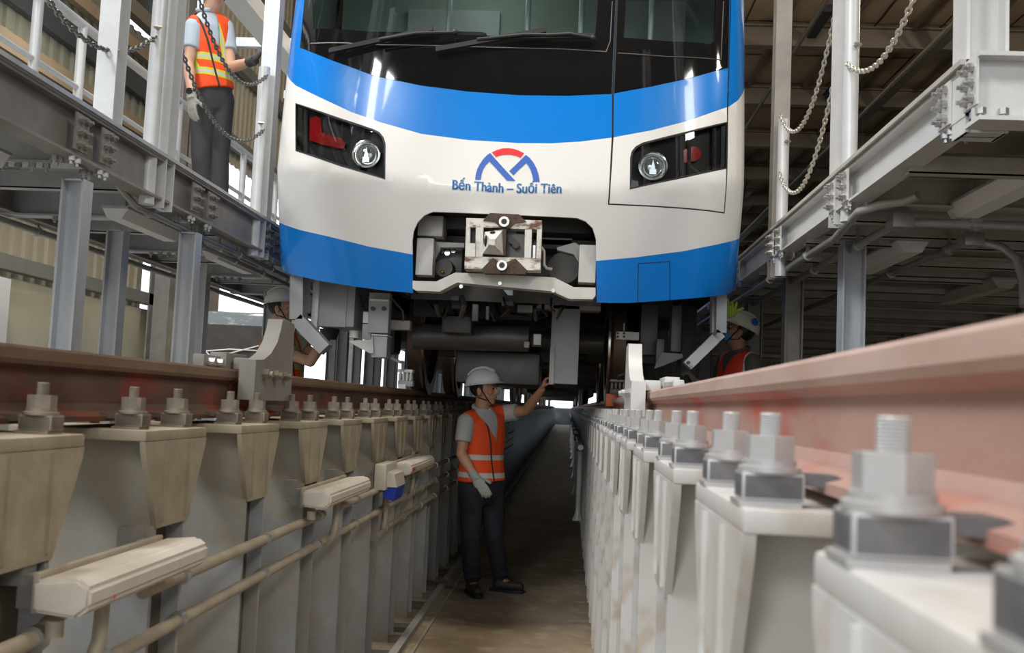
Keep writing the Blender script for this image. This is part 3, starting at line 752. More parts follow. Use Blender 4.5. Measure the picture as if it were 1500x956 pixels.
# wipers
def wiper(p0, p1, q0, q1):
    w = MB(); a, b = nose(*sz(*p0), .05), nose(*sz(*p1), .05)
    w.bar(a, b, .03, .018); w.bar(a + V(0, .0, .012), b + V(0, 0, .012), .012, .02); o = w.build('wiper', M['black'], train)
    c, d = nose(*sz(*q0), .065), nose(*sz(*q1), .05)
    MB().tube([c, (c + d) / 2 + V(0, -.02, .01), d], .011, 8).ball(d, .02, 8, 6).build('wiper_arm', M['black'], o)
wiper((488, 82), (636, 50), (560, 66), (668, 54)); wiper((640, 80), (800, 52), (700, 66), (838, 58)); wiper((742, 62), (868, 60), (800, 60), (868, 62))
# body shell behind the nose: sides, roof, back of the cab
mb = MB()
for sg in (-1, 1):
    zs = [lbf(sg * SMAX) - .25, lbf(sg * SMAX), ubf(sg * SMAX), 2.2, 2.8, ZT]
    rows = [[mb.bm.verts.new(nose(sg * SMAX, z)), mb.bm.verts.new((TX + sg * TW, 25.8, z))] for z in zs]
    for i, (r0, r1) in enumerate(zip(rows, rows[1:])):
        f = mb.bm.faces.new((r0[0], r0[1], r1[1], r1[0])); f.material_index = 1 if i in (0,) or i == 2 else 0
side = mb.build('body_side', [M['silver'], M['blue_paint']], train, smooth=0)
mb = MB(); ring = []
for k in range(13):
    a = math.pi * k / 12; ring.append((TX + TW * math.cos(a), ZT + .42 * math.sin(a)))
for y, zz in ((6.9, 0), (25.8, 0)): pass
rows = []
front = [mb.bm.verts.new(nose(SMAX * math.cos(math.pi * k / 12), ZT)) for k in range(13)]
mid = [mb.bm.verts.new((x, 7.5, z)) for x, z in ring]; end = [mb.bm.verts.new((x, 25.8, z)) for x, z in ring]
for A, B in ((front, mid), (mid, end)):
    for k in range(12): mb.bm.faces.new((A[k], A[k + 1], B[k + 1], B[k]))
mb.build('roof_shell', M['silver'], train)
MB().box((TX - 1.42, 7.6, .98), (TX + 1.42, 7.64, 3.3)).build('cab_bulkhead', M['interior'], train)
MB().box((TX - .9, 7.55, 1.1), (TX - .2, 7.6, 2.9)).box((TX + .55, 7.55, 1.0), (TX + 1.2, 7.6, 3.0)).build('cab_cabinet', M['grey_paint'], train)
MB().box((TX - 1.3, 6.35, 1.0), (TX + .55, 7.0, 1.9), .05).box((TX - 1.3, 6.3, 1.9), (TX + .55, 6.5, 2.02), .03).build('driver_desk', M['interior_dark'], train)
MB().box((TX - .75, 7.15, 1.5), (TX - .25, 7.25, 2.6), .05).box((TX - .75, 6.95, 1.5), (TX - .25, 7.3, 1.6), .03).build('driver_seat', M['interior_dark'], train)
MB().box((TX - .55, 6.28, 2.02), (TX - .25, 6.42, 2.05)).build('paper_sheet', M['lamp_white'], train)
for x in (-.5, .05, .42, .9): MB().cyl((TX + x, 6.9, 1.0), (TX + x, 6.9, 3.3), .02).build('grab_pole', M['tube'], train)
MB().box((TX - 1.44, 6.5, .93), (TX + 1.44, 25.8, .99)).build('floor_plate', M['under'], train)

# ------------------------------------------------------------------ coupler bay
bay = MB()
bay.box((TX - .64, 6.75, .60), (TX + .62, 6.78, 1.10)).box((TX - .66, 6.0, 1.085), (TX + .64, 6.78, 1.10)).box((TX - .66, 6.2, .62), (TX - .645, 6.78, 1.1)).box((TX + .625, 6.2, .62), (TX + .64, 6.78, 1.1))
bay.build('coupler_bay', M['under'], train)
def pbox(x0, y0, x1, y1, near, depth, m, name, parent=None, bev=.004):
    """box whose front face fills the pixel rectangle at distance near"""
    a, b = at(x0, y0, near), at(x1, y1, near)
    return MB().box((a.x, near, a.z), (b.x, near + depth, b.z), bev).build(name, M[m], parent or train)
pbox(613, 315, 648, 346, 6.2, .22, 'grey_paint2', 'bay_box')
pbox(611, 348, 633, 403, 6.15, .12, 'grey_paint2', 'bay_pillar')
pbox(849, 358, 872, 414, 6.12, .12, 'grey_paint2', 'bay_pillar')
pbox(648, 315, 684, 352, 6.6, .1, 'under2', 'bay_panel')
pbox(792, 320, 838, 360, 6.5, .1, 'grey_paint2', 'bay_panel')
pbox(632, 358, 676, 400, 6.45, .15, 'under2', 'bay_bracket')
MB().prism([(at(p[0], p[1], 6.3).x, at(p[0], p[1], 6.3).z) for p in ((633, 372), (640, 354), (680, 356), (680, 362), (645, 362), (636, 385))], 'y', 6.3, 6.36).build('bay_gusset', M['grey_paint2'], train)
MB().prism([(at(p[0], p[1], 6.3).x, at(p[0], p[1], 6.3).z) for p in ((816, 362), (842, 355), (850, 360), (850, 388), (840, 372), (816, 366))], 'y', 6.3, 6.36).build('bay_gusset', M['grey_paint2'], train)
for x, z in ((646, 367), (655, 370), (664, 366)):
    c = at(x, z, 6.4); MB().cyl(c, c + V(0, .06, 0), .018, n=12).build('bay_plug', M['chrome'], train)
c = at(650, 392, 6.3); MB().lathe([(.055, 0), (.06, .05), (.06, .3)], c, 'y', 20).build('bay_hose_socket', M['under'], train)
c = at(648, 398, 6.28); MB().ball(c, .012).build('brass_nipple', mat('brass', (.5, .28, .05), .3, .9), train)
c = at(826, 392, 6.34); MB().cyl(c, c + V(0, .4, 0), .10, n=20).build('draft_gear', M['under'], train)
p = [at(793, 362, 6.1), at(797, 368, 6.1), at(797, 388, 6.1), at(801, 393, 6.1), at(809, 394, 6.1)]; MB().tube(p, .009, 8).build('coupler_handle', M['grey_paint2'], train)
# the coupler head itself
cp = MB()
Y = 5.86
def q(x, y, d=Y): return at(590 + x * 310 / 1500, 290 + y * 190 / 919, d)
def qp(pts, d=Y): return [(q(x, y, d).x, q(x, y, d).z) for x, y in pts]
# face plate built round its openings: top and bottom bars and three uprights
head = bpy.data.objects.new('coupler_head', None); C.objects.link(head); head.parent = train; head.location = V(-.03, Y, .95) - wloc(train); head.empty_display_size = .1
cpl = MB()
cpl.prism(qp([(450, 140), (985, 158), (985, 222), (450, 205)]), 'y', Y, Y + .12)
cpl.build('face_bar', M['coupler'], head); cpl = MB(); cpl.prism(qp([(440, 412), (975, 425), (975, 512), (437, 500)]), 'y', Y, Y + .12)
cpl.build('face_bar', M['coupler'], head)
cpl = MB()
cpl.prism(qp([(448, 205), (478, 206), (474, 330), (444, 330)]), 'y', Y, Y + .1).prism(qp([(472, 318), (520, 320), (518, 414), (442, 412), (444, 330), (474, 330)]), 'y', Y, Y + .1).prism(qp([(518, 207), (572, 209), (566, 414), (514, 414)]), 'y', Y, Y + .1)
cpl.build('face_upright', M['coupler_clean'], head); cpl = MB(); cpl.prism(qp([(866, 222), (915, 222), (908, 425), (862, 423)]), 'y', Y, Y + .1);cpl.build('face_upright', M['coupler_clean'], head); cpl = MB(); cpl.prism(qp([(952, 222), (985, 222), (978, 428), (945, 428)]), 'y', Y, Y + .1)
cpl.build('face_upright', M['coupler_clean'], head)
# pyramid horn and the dark pocket beside it
a_, b_, c_, d_ = (566, 395), (720, 405), (712, 222), (580, 240)
tip = q(628, 318, Y - .13)
mb = MB(); vs = [mb.bm.verts.new(q(*p_)) for p_ in (a_, b_, c_, d_)]; t4 = [mb.bm.verts.new(q(x, y, Y - .10)) for x, y in ((612, 330), (650, 335), (655, 292), (618, 288))]
for i in range(4): mb.bm.faces.new((vs[i], vs[(i + 1) % 4], t4[(i + 1) % 4], t4[i]))
mb.bm.faces.new(t4); mb.build('coupler_cone', M['coupler_clean'], head)
cc = q(590, 305, Y - .035); MB().ball(cc, (.012, .03, .034), 12, 8).build('cone_opening', M['black'], head)
cc = q(638, 246, Y - .02); MB().ball(cc, (.018, .03, .010), 12, 8).build('cone_opening', M['black'], head)
MB().prism(qp([(725, 235), (866, 238), (862, 423), (722, 410)]), 'y', Y + .08, Y + .3).build('coupler_pocket', M['under2'], head)
MB().prism(qp([(712, 222), (735, 222), (730, 412), (716, 408)]), 'y', Y - .02, Y + .1).build('pocket_wall', M['rust'], head)
for x, y in ((772, 300), (800, 330)): MB().cyl(q(x, y, Y + .02), q(x, y, Y + .1), .02, n=14).build('pocket_pin', M['under'], head)
MB().prism(qp([(570, 160), (620, 108), (825, 118), (875, 168), (800, 178), (760, 215), (690, 212), (655, 170)]), 'y', Y - .012, Y + .05).build('rust_plate', M['rust'], head)
MB().prism(qp([(560, 505), (640, 425), (690, 455), (740, 455), (800, 430), (880, 510), (870, 540), (580, 535)]), 'y', Y - .012, Y + .05).build('rust_plate', M['rust'], head)
for x, y in ((720, 172), (705, 480)):
    c = q(x, y, Y - .01); MB().lathe([(.024, .0), (.030, -.02), (.030, -.028), (.017, -.028), (.015, .0)], c, 'y', 20).build('port_ring', M['bolt'], head)
    MB().cyl(c + V(0, -.027, 0), c, .017, n=16).build('port_hole', M['black'], head)
MB().prism(qp([(922, 330), (940, 330), (938, 478), (918, 478)]), 'y', Y + .02, Y + .06).build('slot_bar', M['bolt'], head)
MB().prism(qp([(905, 300), (955, 300), (945, 490), (900, 490)]), 'y', Y + .06, Y + .1).build('slot_back', M['black'], head)
MB().prism(qp([(470, 200), (520, 202), (518, 322), (474, 318)]), 'y', Y + .06, Y + .1).build('slot_back', M['black'], head)
MB().cyl((-.03, Y + .1, .95), (-.03, 6.8, .95), .09, n=20).build('coupler_shank', M['under2'], head)
# angular guard beam under the coupler
YB = 5.98
MB().prism([(at(590 + x * 310 / 1500, 290 + y * 190 / 919, YB).x, at(590 + x * 310 / 1500, 290 + y * 190 / 919, YB).z) for x, y in
            ((70, 585), (238, 590), (372, 527), (1075, 562), (1210, 630), (1366, 634), (1366, 690), (1345, 716), (1180, 714), (1060, 660), (385, 598), (260, 662), (95, 655), (70, 640))], 'y', YB, YB + .12).build('guard_beam', M['grey_paint2'], train)
for x, y in ((415, 628), (690, 606), (1066, 658)):
    c = at(590 + x * 310 / 1500, 290 + y * 190 / 919, YB); MB().cyl(c, c + V(0, -.02, 0), .012, n=8).build('beam_bolt', M['bolt'], train)

# ------------------------------------------------------------------ bogies
def bogie(yc, parent):
    b = bpy.data.objects.new('bogie', None); C.objects.link(b); b.parent = parent; b.location = V(0, yc, 0) - wloc(parent); b.empty_display_size = .1
    for dy in (-1.08, 1.08):
        y = yc + dy
        MB().cyl((-.66, y, .43), (.66, y, .43), .085, n=20).build('axle', M['under2'], b)
        MB().lathe([(.20, -.16), (.26, -.14), (.26, .14), (.20, .16)], (-.33, y + .04, .46), 'x', 24).build('gear_case', M['under'], b)
        for s in (-1, 1):
            # wheel: tread, flange, dished web, hub
            pr = [(.10, .0), (.12, .03), (.34, .045), (.36, .0), (.445, .0), (.445, .018), (.43, .03), (.42, .04), (.415, .13), (.36, .135), (.33, .08), (.14, .09), (.10, .15)]
            MB().lathe([(r, s * (.685 + h)) for r, h in pr], (0, y, .42), 'x', 56).build('wheel', M['wheel'], b)
            MB().lathe([(.447, s * .684), (.447, s * .700), (.436, s * .703)], (0, y, .42), 'x', 56, cap=False).build('wheel_flange', M['tread'], b)
            MB().box((s * .95, y - .16, .28), (s * 1.15, y + .16, .56), .03).build('axle_box', M['under'], b)
    for s in (-1, 1):
        MB().prism([(yc - 1.5, .62), (yc - .7, .62), (yc - .5, .42), (yc + .5, .42), (yc + .7, .62), (yc + 1.5, .62), (yc + 1.5, .75), (yc - 1.5, .75)], 'x', s * .95, s * 1.15).build('side_frame', M['under'], b)
        for dy in (-.56, .56): MB().box((s * .55, yc + dy - .1, .35), (s * .85, yc + dy + .1, .62), .03).build('brake_unit', M['under'], b)
        MB().lathe([(.24, .75), (.28, .80), (.28, .87), (.24, .92)], (s * .97, yc, 0), 'z', 24).build('air_spring', M['black'], b)
    MB().box((-.95, yc - .25, .45), (.95, yc + .25, .72), .03).build('bolster', M['under'], b)
    for dy in (-.62, .62): MB().box((-.24, yc + dy - .28, .26), (.42, yc + dy + .28, .64), .06).build('traction_motor', M['under2'], b)
    return b
bg1 = bogie(9.08, train)
random.seed(3)
bogie(22.6, train)
# round front transom and motor plate seen over the worker, dark pipes and cables below the coupler
a, b = at(606, 492, 7.35), at(775, 496, 7.35); MB().tube([a, b], [.095, .095], 24).build('front_transom', M['under2'], train)
pbox(668, 512, 790, 565, 7.6, .5, 'under2', 'motor_cover', bev=.03)
pbox(606, 436, 780, 470, 7.5, .3, 'under', 'equipment_case', bev=.02)
pbox(648, 462, 690, 488, 7.0, .2, 'under', 'junction_case', bev=.01)
pbox(662, 441, 676, 452, 6.98, .02, 'under2', 'maker_plate')
for i in range(16):
    x = 640 + i * 12; y = 436 + random.uniform(0, 10); d = 6.5 + random.uniform(0, .6)
    p = [at(x, y - 8, d + .3), at(x + random.uniform(-6, 6), y + 8, d), at(x + random.uniform(-14, 14), y + random.uniform(12, 30), d + .1), at(x + random.uniform(-20, 20), y + random.uniform(0, 22), d + .5)]
    MB().tube(p, random.uniform(.006, .016), 6).build('air_hose', M['black'] if i % 3 else M['under2'], train)
for x0, y0, x1, y1 in ((692, 445, 700, 470), (712, 448, 716, 468), (735, 440, 752, 448), (660, 432, 672, 440), (758, 446, 780, 458)): pbox(x0, y0, x1, y1, 6.7, .06, 'under2', 'pipe_bracket')
MB().prism([(at(p[0], p[1], 6.3).x, at(p[0], p[1], 6.3).z) for p in ((737, 424), (751, 425), (751, 432), (744, 432))], 'y', 6.3, 6.31).build('blue_tag', M['shirt_blue'], train)
pbox(768, 500, 775, 509, 7.2, .05, 'socket_box', 'yellow_terminal'); pbox(780, 488, 793, 508, 7.25, .05, 'under', 'valve_block'); pbox(782, 489, 792, 505, 7.24, .01, 'lamp_white', 'data_plate')
# hanging grey sensor mast the worker reaches for
sm = MB(); a, b = at(809, 445, 7.35), at(846, 563, 7.35)
sm.box((a.x, 7.35, b.z), (b.x, 7.55, a.z), .008); sm.box((at(778, 452, 7.35).x, 7.35, at(800, 452, 7.35).z), (at(880, 452, 7.35).x, 7.55, at(800, 438, 7.35).z), .006)
o = sm.build('sensor_mast', M['grey_paint'], train)
pbox(806, 508, 811, 563, 7.33, .16, 'grey_paint2', 'sensor_flange', o)
# left side: grey case, bent step plates, sensor pod, sand nozzle and connector
lb = MB(); a, b = at(463, 408, 6.75), at(518, 479, 6.75); lb.box((a.x, 6.75, b.z), (b.x, 7.25, a.z), .012); o = lb.build('equipment_box', M['grey_paint'], train)
a, b = at(463, 410, 6.74), at(506, 479, 6.74); MB().box((a.x, 6.738, b.z), (b.x, 6.75, a.z), .004).build('box_lid', M['grey_paint'], o)
pbox(459, 410, 464, 482, 6.7, .08, 'lamp_white', 'box_edge_strip', o)
c = at(483, 482, 6.95); MB().cyl(c, c - V(0, 0, .07), .07, .05, 16).build('box_horn', M['black'], o)
c = at(519, 484, 6.9); MB().cyl(c, c - V(0, 0, .05), .033, n=16).build('cable_gland', M['lamp_white'], o)
def bent(pts, w, t, y, name, up=(0, 1, 0)):
    P = [at(*p, y) for p in pts]; mb = MB()
    for p0, p1 in zip(P, P[1:]): mb.bar(p0, p1, w, t, up)
    return mb.build(name, M['grey_paint'], train)
bent([(438, 398), (437, 468), (478, 512)], .085, .12, 6.5, 'guard_plate')
bent([(446, 402), (446, 458)], .05, .10, 6.62, 'guard_bracket')
bent([(1056, 428), (1055, 488), (1006, 536)], .065, .10, 6.6, 'guard_plate')
bent([(1046, 430), (1046, 488)], .04, .1, 6.72, 'guard_bracket')
for x, y in ((445, 452), (1008, 531), (1047, 488)): c = at(x, y, 6.52); MB().cyl(c, c - V(0, .03, 0), .012, n=8).build('guard_bolt', M['under'], train)
pbox(541, 428, 568, 488, 6.7, .1, 'grey_paint', 'pod_bracket'); pbox(545, 490, 566, 524, 6.66, .16, 'grey_paint', 'pod_case', bev=.008)
pbox(541, 437, 569, 441, 6.66, .12, 'lamp_white', 'pod_ledge'); pbox(544, 489, 568, 492, 6.64, .18, 'lamp_white', 'pod_ledge')
for x in (547, 563): c = at(x, 452, 6.7); MB().cyl(c, c - V(0, .03, 0), .014, n=8).build('pod_bolt', M['under'], train)
MB().prism([(at(p[0], p[1], 6.64).x, at(p[0], p[1], 6.64).z) for p in ((511, 499), (543, 497), (546, 488), (547, 517), (541, 517), (512, 501))], 'y', 6.64, 6.66).build('pod_arm', M['grey_paint2'], train)
pbox(532, 456, 541, 473, 6.72, .05, 'lamp_white', 'white_plug'); pbox(531, 474, 543, 497, 6.75, .06, 'grey_paint', 'plug_base')
for pts in (((530, 450), (536, 436), (545, 426)), ((541, 428), (550, 436), (558, 430)), ((526, 430), (533, 450), (534, 458))): MB().tube([at(*p, 6.74) for p in pts], .007, 6).build('pod_cable', M['black'], train)
pbox(567, 468, 600, 483, 7.0, .1, 'grey_paint2', 'pod_tie_bar')
def coil_box(x0, y0, x1, y1, d, m1):
    """small sensor head with a row of round terminals"""
    o = pbox(x0, y0, x1, y0 + (y1 - y0) * .22, d, .1, 'lamp_white' if m1 else 'under2', 'detector_bar')
    n = 4
    for i in range(n):
        xa = x0 + (x1 - x0) * (i + .15) / n; xb = x0 + (x1 - x0) * (i + .75) / n
        pbox(xa, y0 + (y1 - y0) * .2, xb, y0 + (y1 - y0) * .68, d - .01, .08, 'lamp_white' if m1 else 'under2', 'detector_coil', o, bev=.012)
    pbox(x0, y0 + (y1 - y0) * .62, x1, y1, d + .01, .08, 'grey_paint' if m1 else 'under', 'detector_case', o)
coil_box(583, 540, 604, 566, 7.1, True); pbox(583, 562, 594, 574, 7.1, .06, 'lamp_white', 'detector_foot')
MB().tube([at(566, 521, 6.9), at(586, 530, 6.95), at(590, 530, 7.0), at(590, 541, 7.1)], .011, 8).build('detector_pipe', M['tube'], train)
MB().tube([at(568, 430, 6.9), at(590, 455, 7.0), at(591, 470, 7.0)], .008, 6).build('detector_cable', M['under2'], train)
coil_box(894, 555, 917, 578, 7.1, False)
MB().tube([at(906, 555, 7.1), at(907, 550, 7.05), at(922, 545, 7.0), at(935, 543, 6.9)], .010, 8).build('detector_pipe', M['under2'], train)
# right side hangers
pbox(903, 485, 936, 498, 6.9, .08, 'grey_paint2', 'hanger_plate')
for x, y in ((905, 488), (905, 493), (914, 488), (914, 493)): c = at(x, y, 6.9); MB().cyl(c, c - V(0, .012, 0), .008, n=8).build('hanger_bolt', M['black'], train)
c = at(914, 484, 6.95); MB().cyl(c, c + V(0, 0, .05), .006, n=6).build('hanger_pin', M['bolt'], train)
pbox(940, 446, 962, 520, 7.3, .2, 'under2', 'equipment_case'); pbox(984, 446, 998, 516, 7.0, .15, 'under2', 'sand_pipe', bev=.02)
MB().prism([(at(p[0], p[1], 6.98).x, at(p[0], p[1], 6.98).z) for p in ((958, 540), (968, 516), (1000, 518), (1000, 524), (970, 536))], 'y', 6.98, 7.0).build('pod_arm', M['under2'], train)
pbox(962, 496, 972, 535, 7.1, .1, 'under2', 'pod_bracket'); pbox(1000, 446, 1018, 560, 8.4, .3, 'under', 'equipment_case')
pbox(888, 576, 920, 596, 7.4, .2, 'orange_clip', 'orange_lifting_shoe', bev=.01)
pbox(906, 573, 916, 582, 7.3, .1, 'socket_box', 'yellow_terminal')
# cases under the floor further back, then the two following cars
for y0, y1, z0, m in ((11.4, 13.6, .28, 'under2'), (14.2, 16.8, .32, 'under'), (17.3, 20.4, .26, 'under2')):
    MB().box((-1.25, y0, z0), (-.1, y1, .93), .02).box((.1, y0, z0 + .04), (1.25, y1, .93), .02).build('floor_case', M[m], train)
for k in (1, 2):
    t = thing('metro_car', 'dark underside of the %s car, seen along the pit behind the leading car' % ('second', 'third')[k - 1], 'train car', (TX, 6 + k * 20.2, .9))
    y0 = 6.2 + k * 20.2
    MB().box((TX - TW, y0, .95), (TX + TW, y0 + 19.6, 3.6), .1).build('car_body', M['silver'], t)
    for a, b in ((6.0, 9), (9.5, 13.0)): MB().box((-1.2, y0 + a, .3), (1.2, y0 + b, .94), .02).build('floor_case', M['under'], t)
    for yc in (y0 + 2.8, y0 + 16.4):
        for s in (-1, 1):
            for dy in (-1.08, 1.08): MB().lathe([(.10, s * .70), (.36, s * .71), (.43, s * .70), (.41, s * .80), (.2, s * .8)], (0, yc + dy, .40), 'x', 24).build('wheel', M['wheel'], t)
        MB().box((-1.1, yc - 1.4, .45), (1.1, yc + 1.4, .75), .03).build('bogie_frame', M['under'], t)
# ------------------------------------------------------------------ access platforms on both sides of the train
DZ = 1.05                                   # top of the left deck; the right one lies a little higher
def bolt_row(mb, pts, axis, r=.015, h=.018):
    for p in pts:
        hexnut(mb, p, axis, r, h); mb.cyl(p, Vector(p) + Vector(axis) * (h + .014), r * .5, n=6)
def platform(s, xe, w, top, y0, y1, ycross, label, mweb, mdeck, mgalv):
    """xe = track side edge, w = width away from the track"""
    t = thing('access_platform', label, 'platform', (s * (xe + w / 2), y0, top))
    xo = xe + w
    # deck plates with joints
    n = int(round((y1 - y0) / 1.27)); L = (y1 - y0) / n
    for i in range(n):
        MB().box((s * (xe + .0), y0 + i * L + .006, top - .012), (s * xo, y0 + (i + 1) * L - .006, top)).build('deck_plate', M[mdeck], t)
    MB().box((s * (xe - .012), y0, top - .006), (s * (xe + .02), y1, top + .012)).build('deck_edge_strip', M[mgalv], t)
    # edge beam: I section along the track, and the one at the back
    bh = .20 if s < 0 else .165
    zb = top - .012 - bh / 2
    mb = MB(); hbeam(mb, (s * (xe + .055), y0, zb), (s * (xe + .055), y1, zb), .10, bh, .012); mb.build('edge_beam', M[mweb], t)
    mb = MB(); hbeam(mb, (s * (xo - .055), y0, zb), (s * (xo - .055), y1, zb), .10, bh, .012); mb.build('edge_beam', M[mweb], t)
    for k, y in enumerate(ycross):
        if k < 10 or True:
            mb = MB(); hbeam(mb, (s * (xe + .06), y, zb - (.04 if s < 0 else 0)), (s * xo, y, zb - (.04 if s < 0 else 0)), .10, .14, .01); mb.build('cross_beam', M[mgalv], t)
        for dx in (.2, ) :
            pass
        ym = y + (ycross[1] - ycross[0]) * .5
        if ym < y1:
            MB().box((s * (xe + .12), ym - .03, zb - .085), (s * xo, ym - .024, zb + .0)).box((s * (xe + .12), ym - .03, zb - .085), (s * xo, ym + .035, zb - .079)).build('cross_angle', M[mgalv], t)
        if y < 14:
            # splice plates with bolts where the cross beam meets the edge beam
            for q0, q1 in ((-.17, -.06), (.06, .17)): MB().box((s * (xe - .002), y + q0, zb - .075), (s * (xe + .006), y + q1, zb + .075)).build('splice_plate', M[mweb], t)
            for dy in (-.14, -.09, .09, .14):
                for dz in (-.05, 0, .05):
                    mb = MB(); bolt_row(mb, [(s * (xe - .002), y + dy, zb + dz)], (-s, 0, 0)); mb.build('bolt', M['bolt'] if s > 0 else M['galv_dark'], t, smooth=0)
            for dy in (-.15, -.10, .10, .15):
                for dx in (.02, .09):
                    mb = MB(); bolt_row(mb, [(s * (xe + dx), y + dy, zb - bh / 2)], (0, 0, -1), .016, .02); mb.build('bolt', M['bolt'], t, smooth=0)
            for dx in (.18, .24, .30, .36, .62, .68, .74, .80):
                if dx < w - .1 and s < 0:
                    mb = MB(); bolt_row(mb, [(s * (xe + dx), y - .035, zb - .11)], (0, 0, -1), .015, .02); mb.build('bolt', M['bolt'], t, smooth=0)
    return t
LC = [2.80 + 1.28 * i for i in range(24)]
platform(-1, 1.6, 1.12, DZ, 1.9, 33, LC, 'grey steel walkway platform raised along the left of the train', 'galv_dark', 'deck', 'galv')
RC = [3.40 + 1.5 * i for i in range(20)]
platform(1, 1.65, 2.9, 1.10, 3.34, 33, RC, 'pale steel walkway platform raised along the right of the train', 'white_steel', 'deck_warm', 'bearer')
# end beam of the right platform, facing the viewer, with its stiffeners
t = thing('end_beam', 'pale I-beam closing the near end of the right platform', 'beam', (3.0, 3.33, .98))
mb = MB(); hbeam(mb, (1.65, 3.27, .985), (4.6, 3.27, .985), .12, .22, .014); mb.build('beam', M['white_steel'], t)
for x in (2.35, 3.1, 3.8): MB().box((x, 3.21, .89), (x + .012, 3.33, 1.08)).build('stiffener', M['white_steel'], t)
# angle rails under the right deck near its edge, seen end-on
for i, y in enumerate((4.05, 5.1, 5.8, 6.5, 7.2, 7.9)):
    o = MB().box((1.70, y - .03, .895), (4.4, y - .024, .965)).box((1.70, y - .03, .895), (4.4, y + .03, .901)).box((1.70, y - .03, .965), (1.78, y + .03, .973)).build('deck_bearer', M['bearer'], loc=(2.6, y, .93))
    tag(o, 'pale angle bearer under the right platform, %s from its near end' % ORD[i], 'beam', 'angle bearers under the right platform')

# ------------------------------------------------------------------ columns carrying the platforms
def column(x, y, z0, z1, w, label, m, group):
    t = thing('platform_column', label, 'column', (x, y, z0), group)
    for k in (-1, 1): MB().box((x + k * w / 2 - .005, y - w / 2, z0), (x + k * w / 2 + .005, y + w / 2, z1)).build('flange', M[m], t)
    MB().box((x - w / 2, y - .004, z0), (x + w / 2, y + .004, z1)).build('web', M[m], t)
    MB().box((x - w / 2, y - w / 2, z1 - .008), (x + w / 2, y + w / 2, z1)).build('head_plate', M[m], t)
    MB().box((x - w / 2 - .04, y - w / 2 - .04, z0), (x + w / 2 + .04, y + w / 2 + .04, z0 + .015)).build('base_plate', M[m], t)
    return t
for i in range(23):
    for r, x in ((0, -1.66), (1, -2.06)):
        y = LC[1] + 1.28 * i
        if r == 0 and i in (2, 3): continue
        if r == 1 and i == 3: y = 8.24
        nm = 'front' if r == 0 else 'rear'
        if i < 4: lab = 'grey H-section column under left platform, %s one of the %s line' % (ORD[i], nm)
        else: lab = 'far grey H-section column under the left platform, %s line, beside the train' % nm
        column(x, y, HALL, .768, .085, lab, 'galv', 'columns under the left platform, %s line' % nm)
for i in range(18):
    y = 5.75 + 1.5 * i
    lab = 'grey H-section column under right platform, %s behind the pink rail' % ORD[i] if i < 3 else 'far dark H-section column under the right platform beside the train'
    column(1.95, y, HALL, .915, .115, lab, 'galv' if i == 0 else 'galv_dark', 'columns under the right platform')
    if i % 2 == 0:
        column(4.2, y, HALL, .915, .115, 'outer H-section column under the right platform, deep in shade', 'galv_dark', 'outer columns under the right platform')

# ------------------------------------------------------------------ uprights on the platform edges
def upright(x, y, z0, z1, label, m, tube=0, tube_z=None, sx=1, w=.10):
    t = thing('edge_upright', label, 'post', (x, y, z0))
    for k in (-1, 1): MB().box((x - w / 2, y + k * w / 2 - .004, z0), (x + w / 2, y + k * w / 2 + .004, z1)).build('flange', M[m], t)
    MB().box((x - .004, y - w / 2, z0), (x + .004, y + w / 2, z1)).build('web', M[m], t)
    if tube:
        MB().cyl((x + .0, y + tube, z0), (x + .0, y + tube, tube_z or z1), .036, n=20).build('gate_tube', M['tube'], t)
        for z in (z0 + .25, z0 + .85):
            MB().tube([(x - sx * .0, y + tube - .03, z), (x + sx * .03, y + tube - .05, z), (x, y + tube - .06, z)], .008, 6).build('chain_eye', M['bolt'], t)
    return t
upright(-1.645, 4.27, DZ, 4.2, 'pale H-section upright behind the chain on left platform', 'tube', w=.09)
upright(-1.645, 4.87, DZ - .25, 4.2, 'grey upright with round tube left of the worker on the platform', 'tube', -.14, 4.2)
upright(-1.645, 6.52, DZ - .25, 4.2, 'grey upright with round tube which the platform worker holds', 'tube', -.13, DZ + .98)
upright(1.70, 5.02, .86, 4.2, 'pale upright with round tube on the edge of the right platform', 'white_steel', -.12, 4.2)
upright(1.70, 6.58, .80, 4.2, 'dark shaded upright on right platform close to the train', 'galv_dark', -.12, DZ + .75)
upright(-1.645, 8.2, DZ, 4.2, 'far upright on left platform hidden by the train side', 'tube')
# big corner post of the right platform with welded stiffeners
t = thing('corner_post', 'wide pale H-section post at near corner of right platform', 'post', (1.73, 3.42, .87))
for k in (-1, 1): MB().box((1.725 + k * .062 - .006, 3.34, .87), (1.725 + k * .062 + .006, 3.46, 4.4)).build('flange', M['white_steel'], t)
MB().box((1.66, 3.396, .87), (1.79, 3.404, 4.4)).build('web', M['white_steel'], t)
for z in (.87, .935, 1.08): MB().box((1.66, 3.345, z), (1.79, 3.455, z + .01)).build('stiffener', M['white_steel'], t)

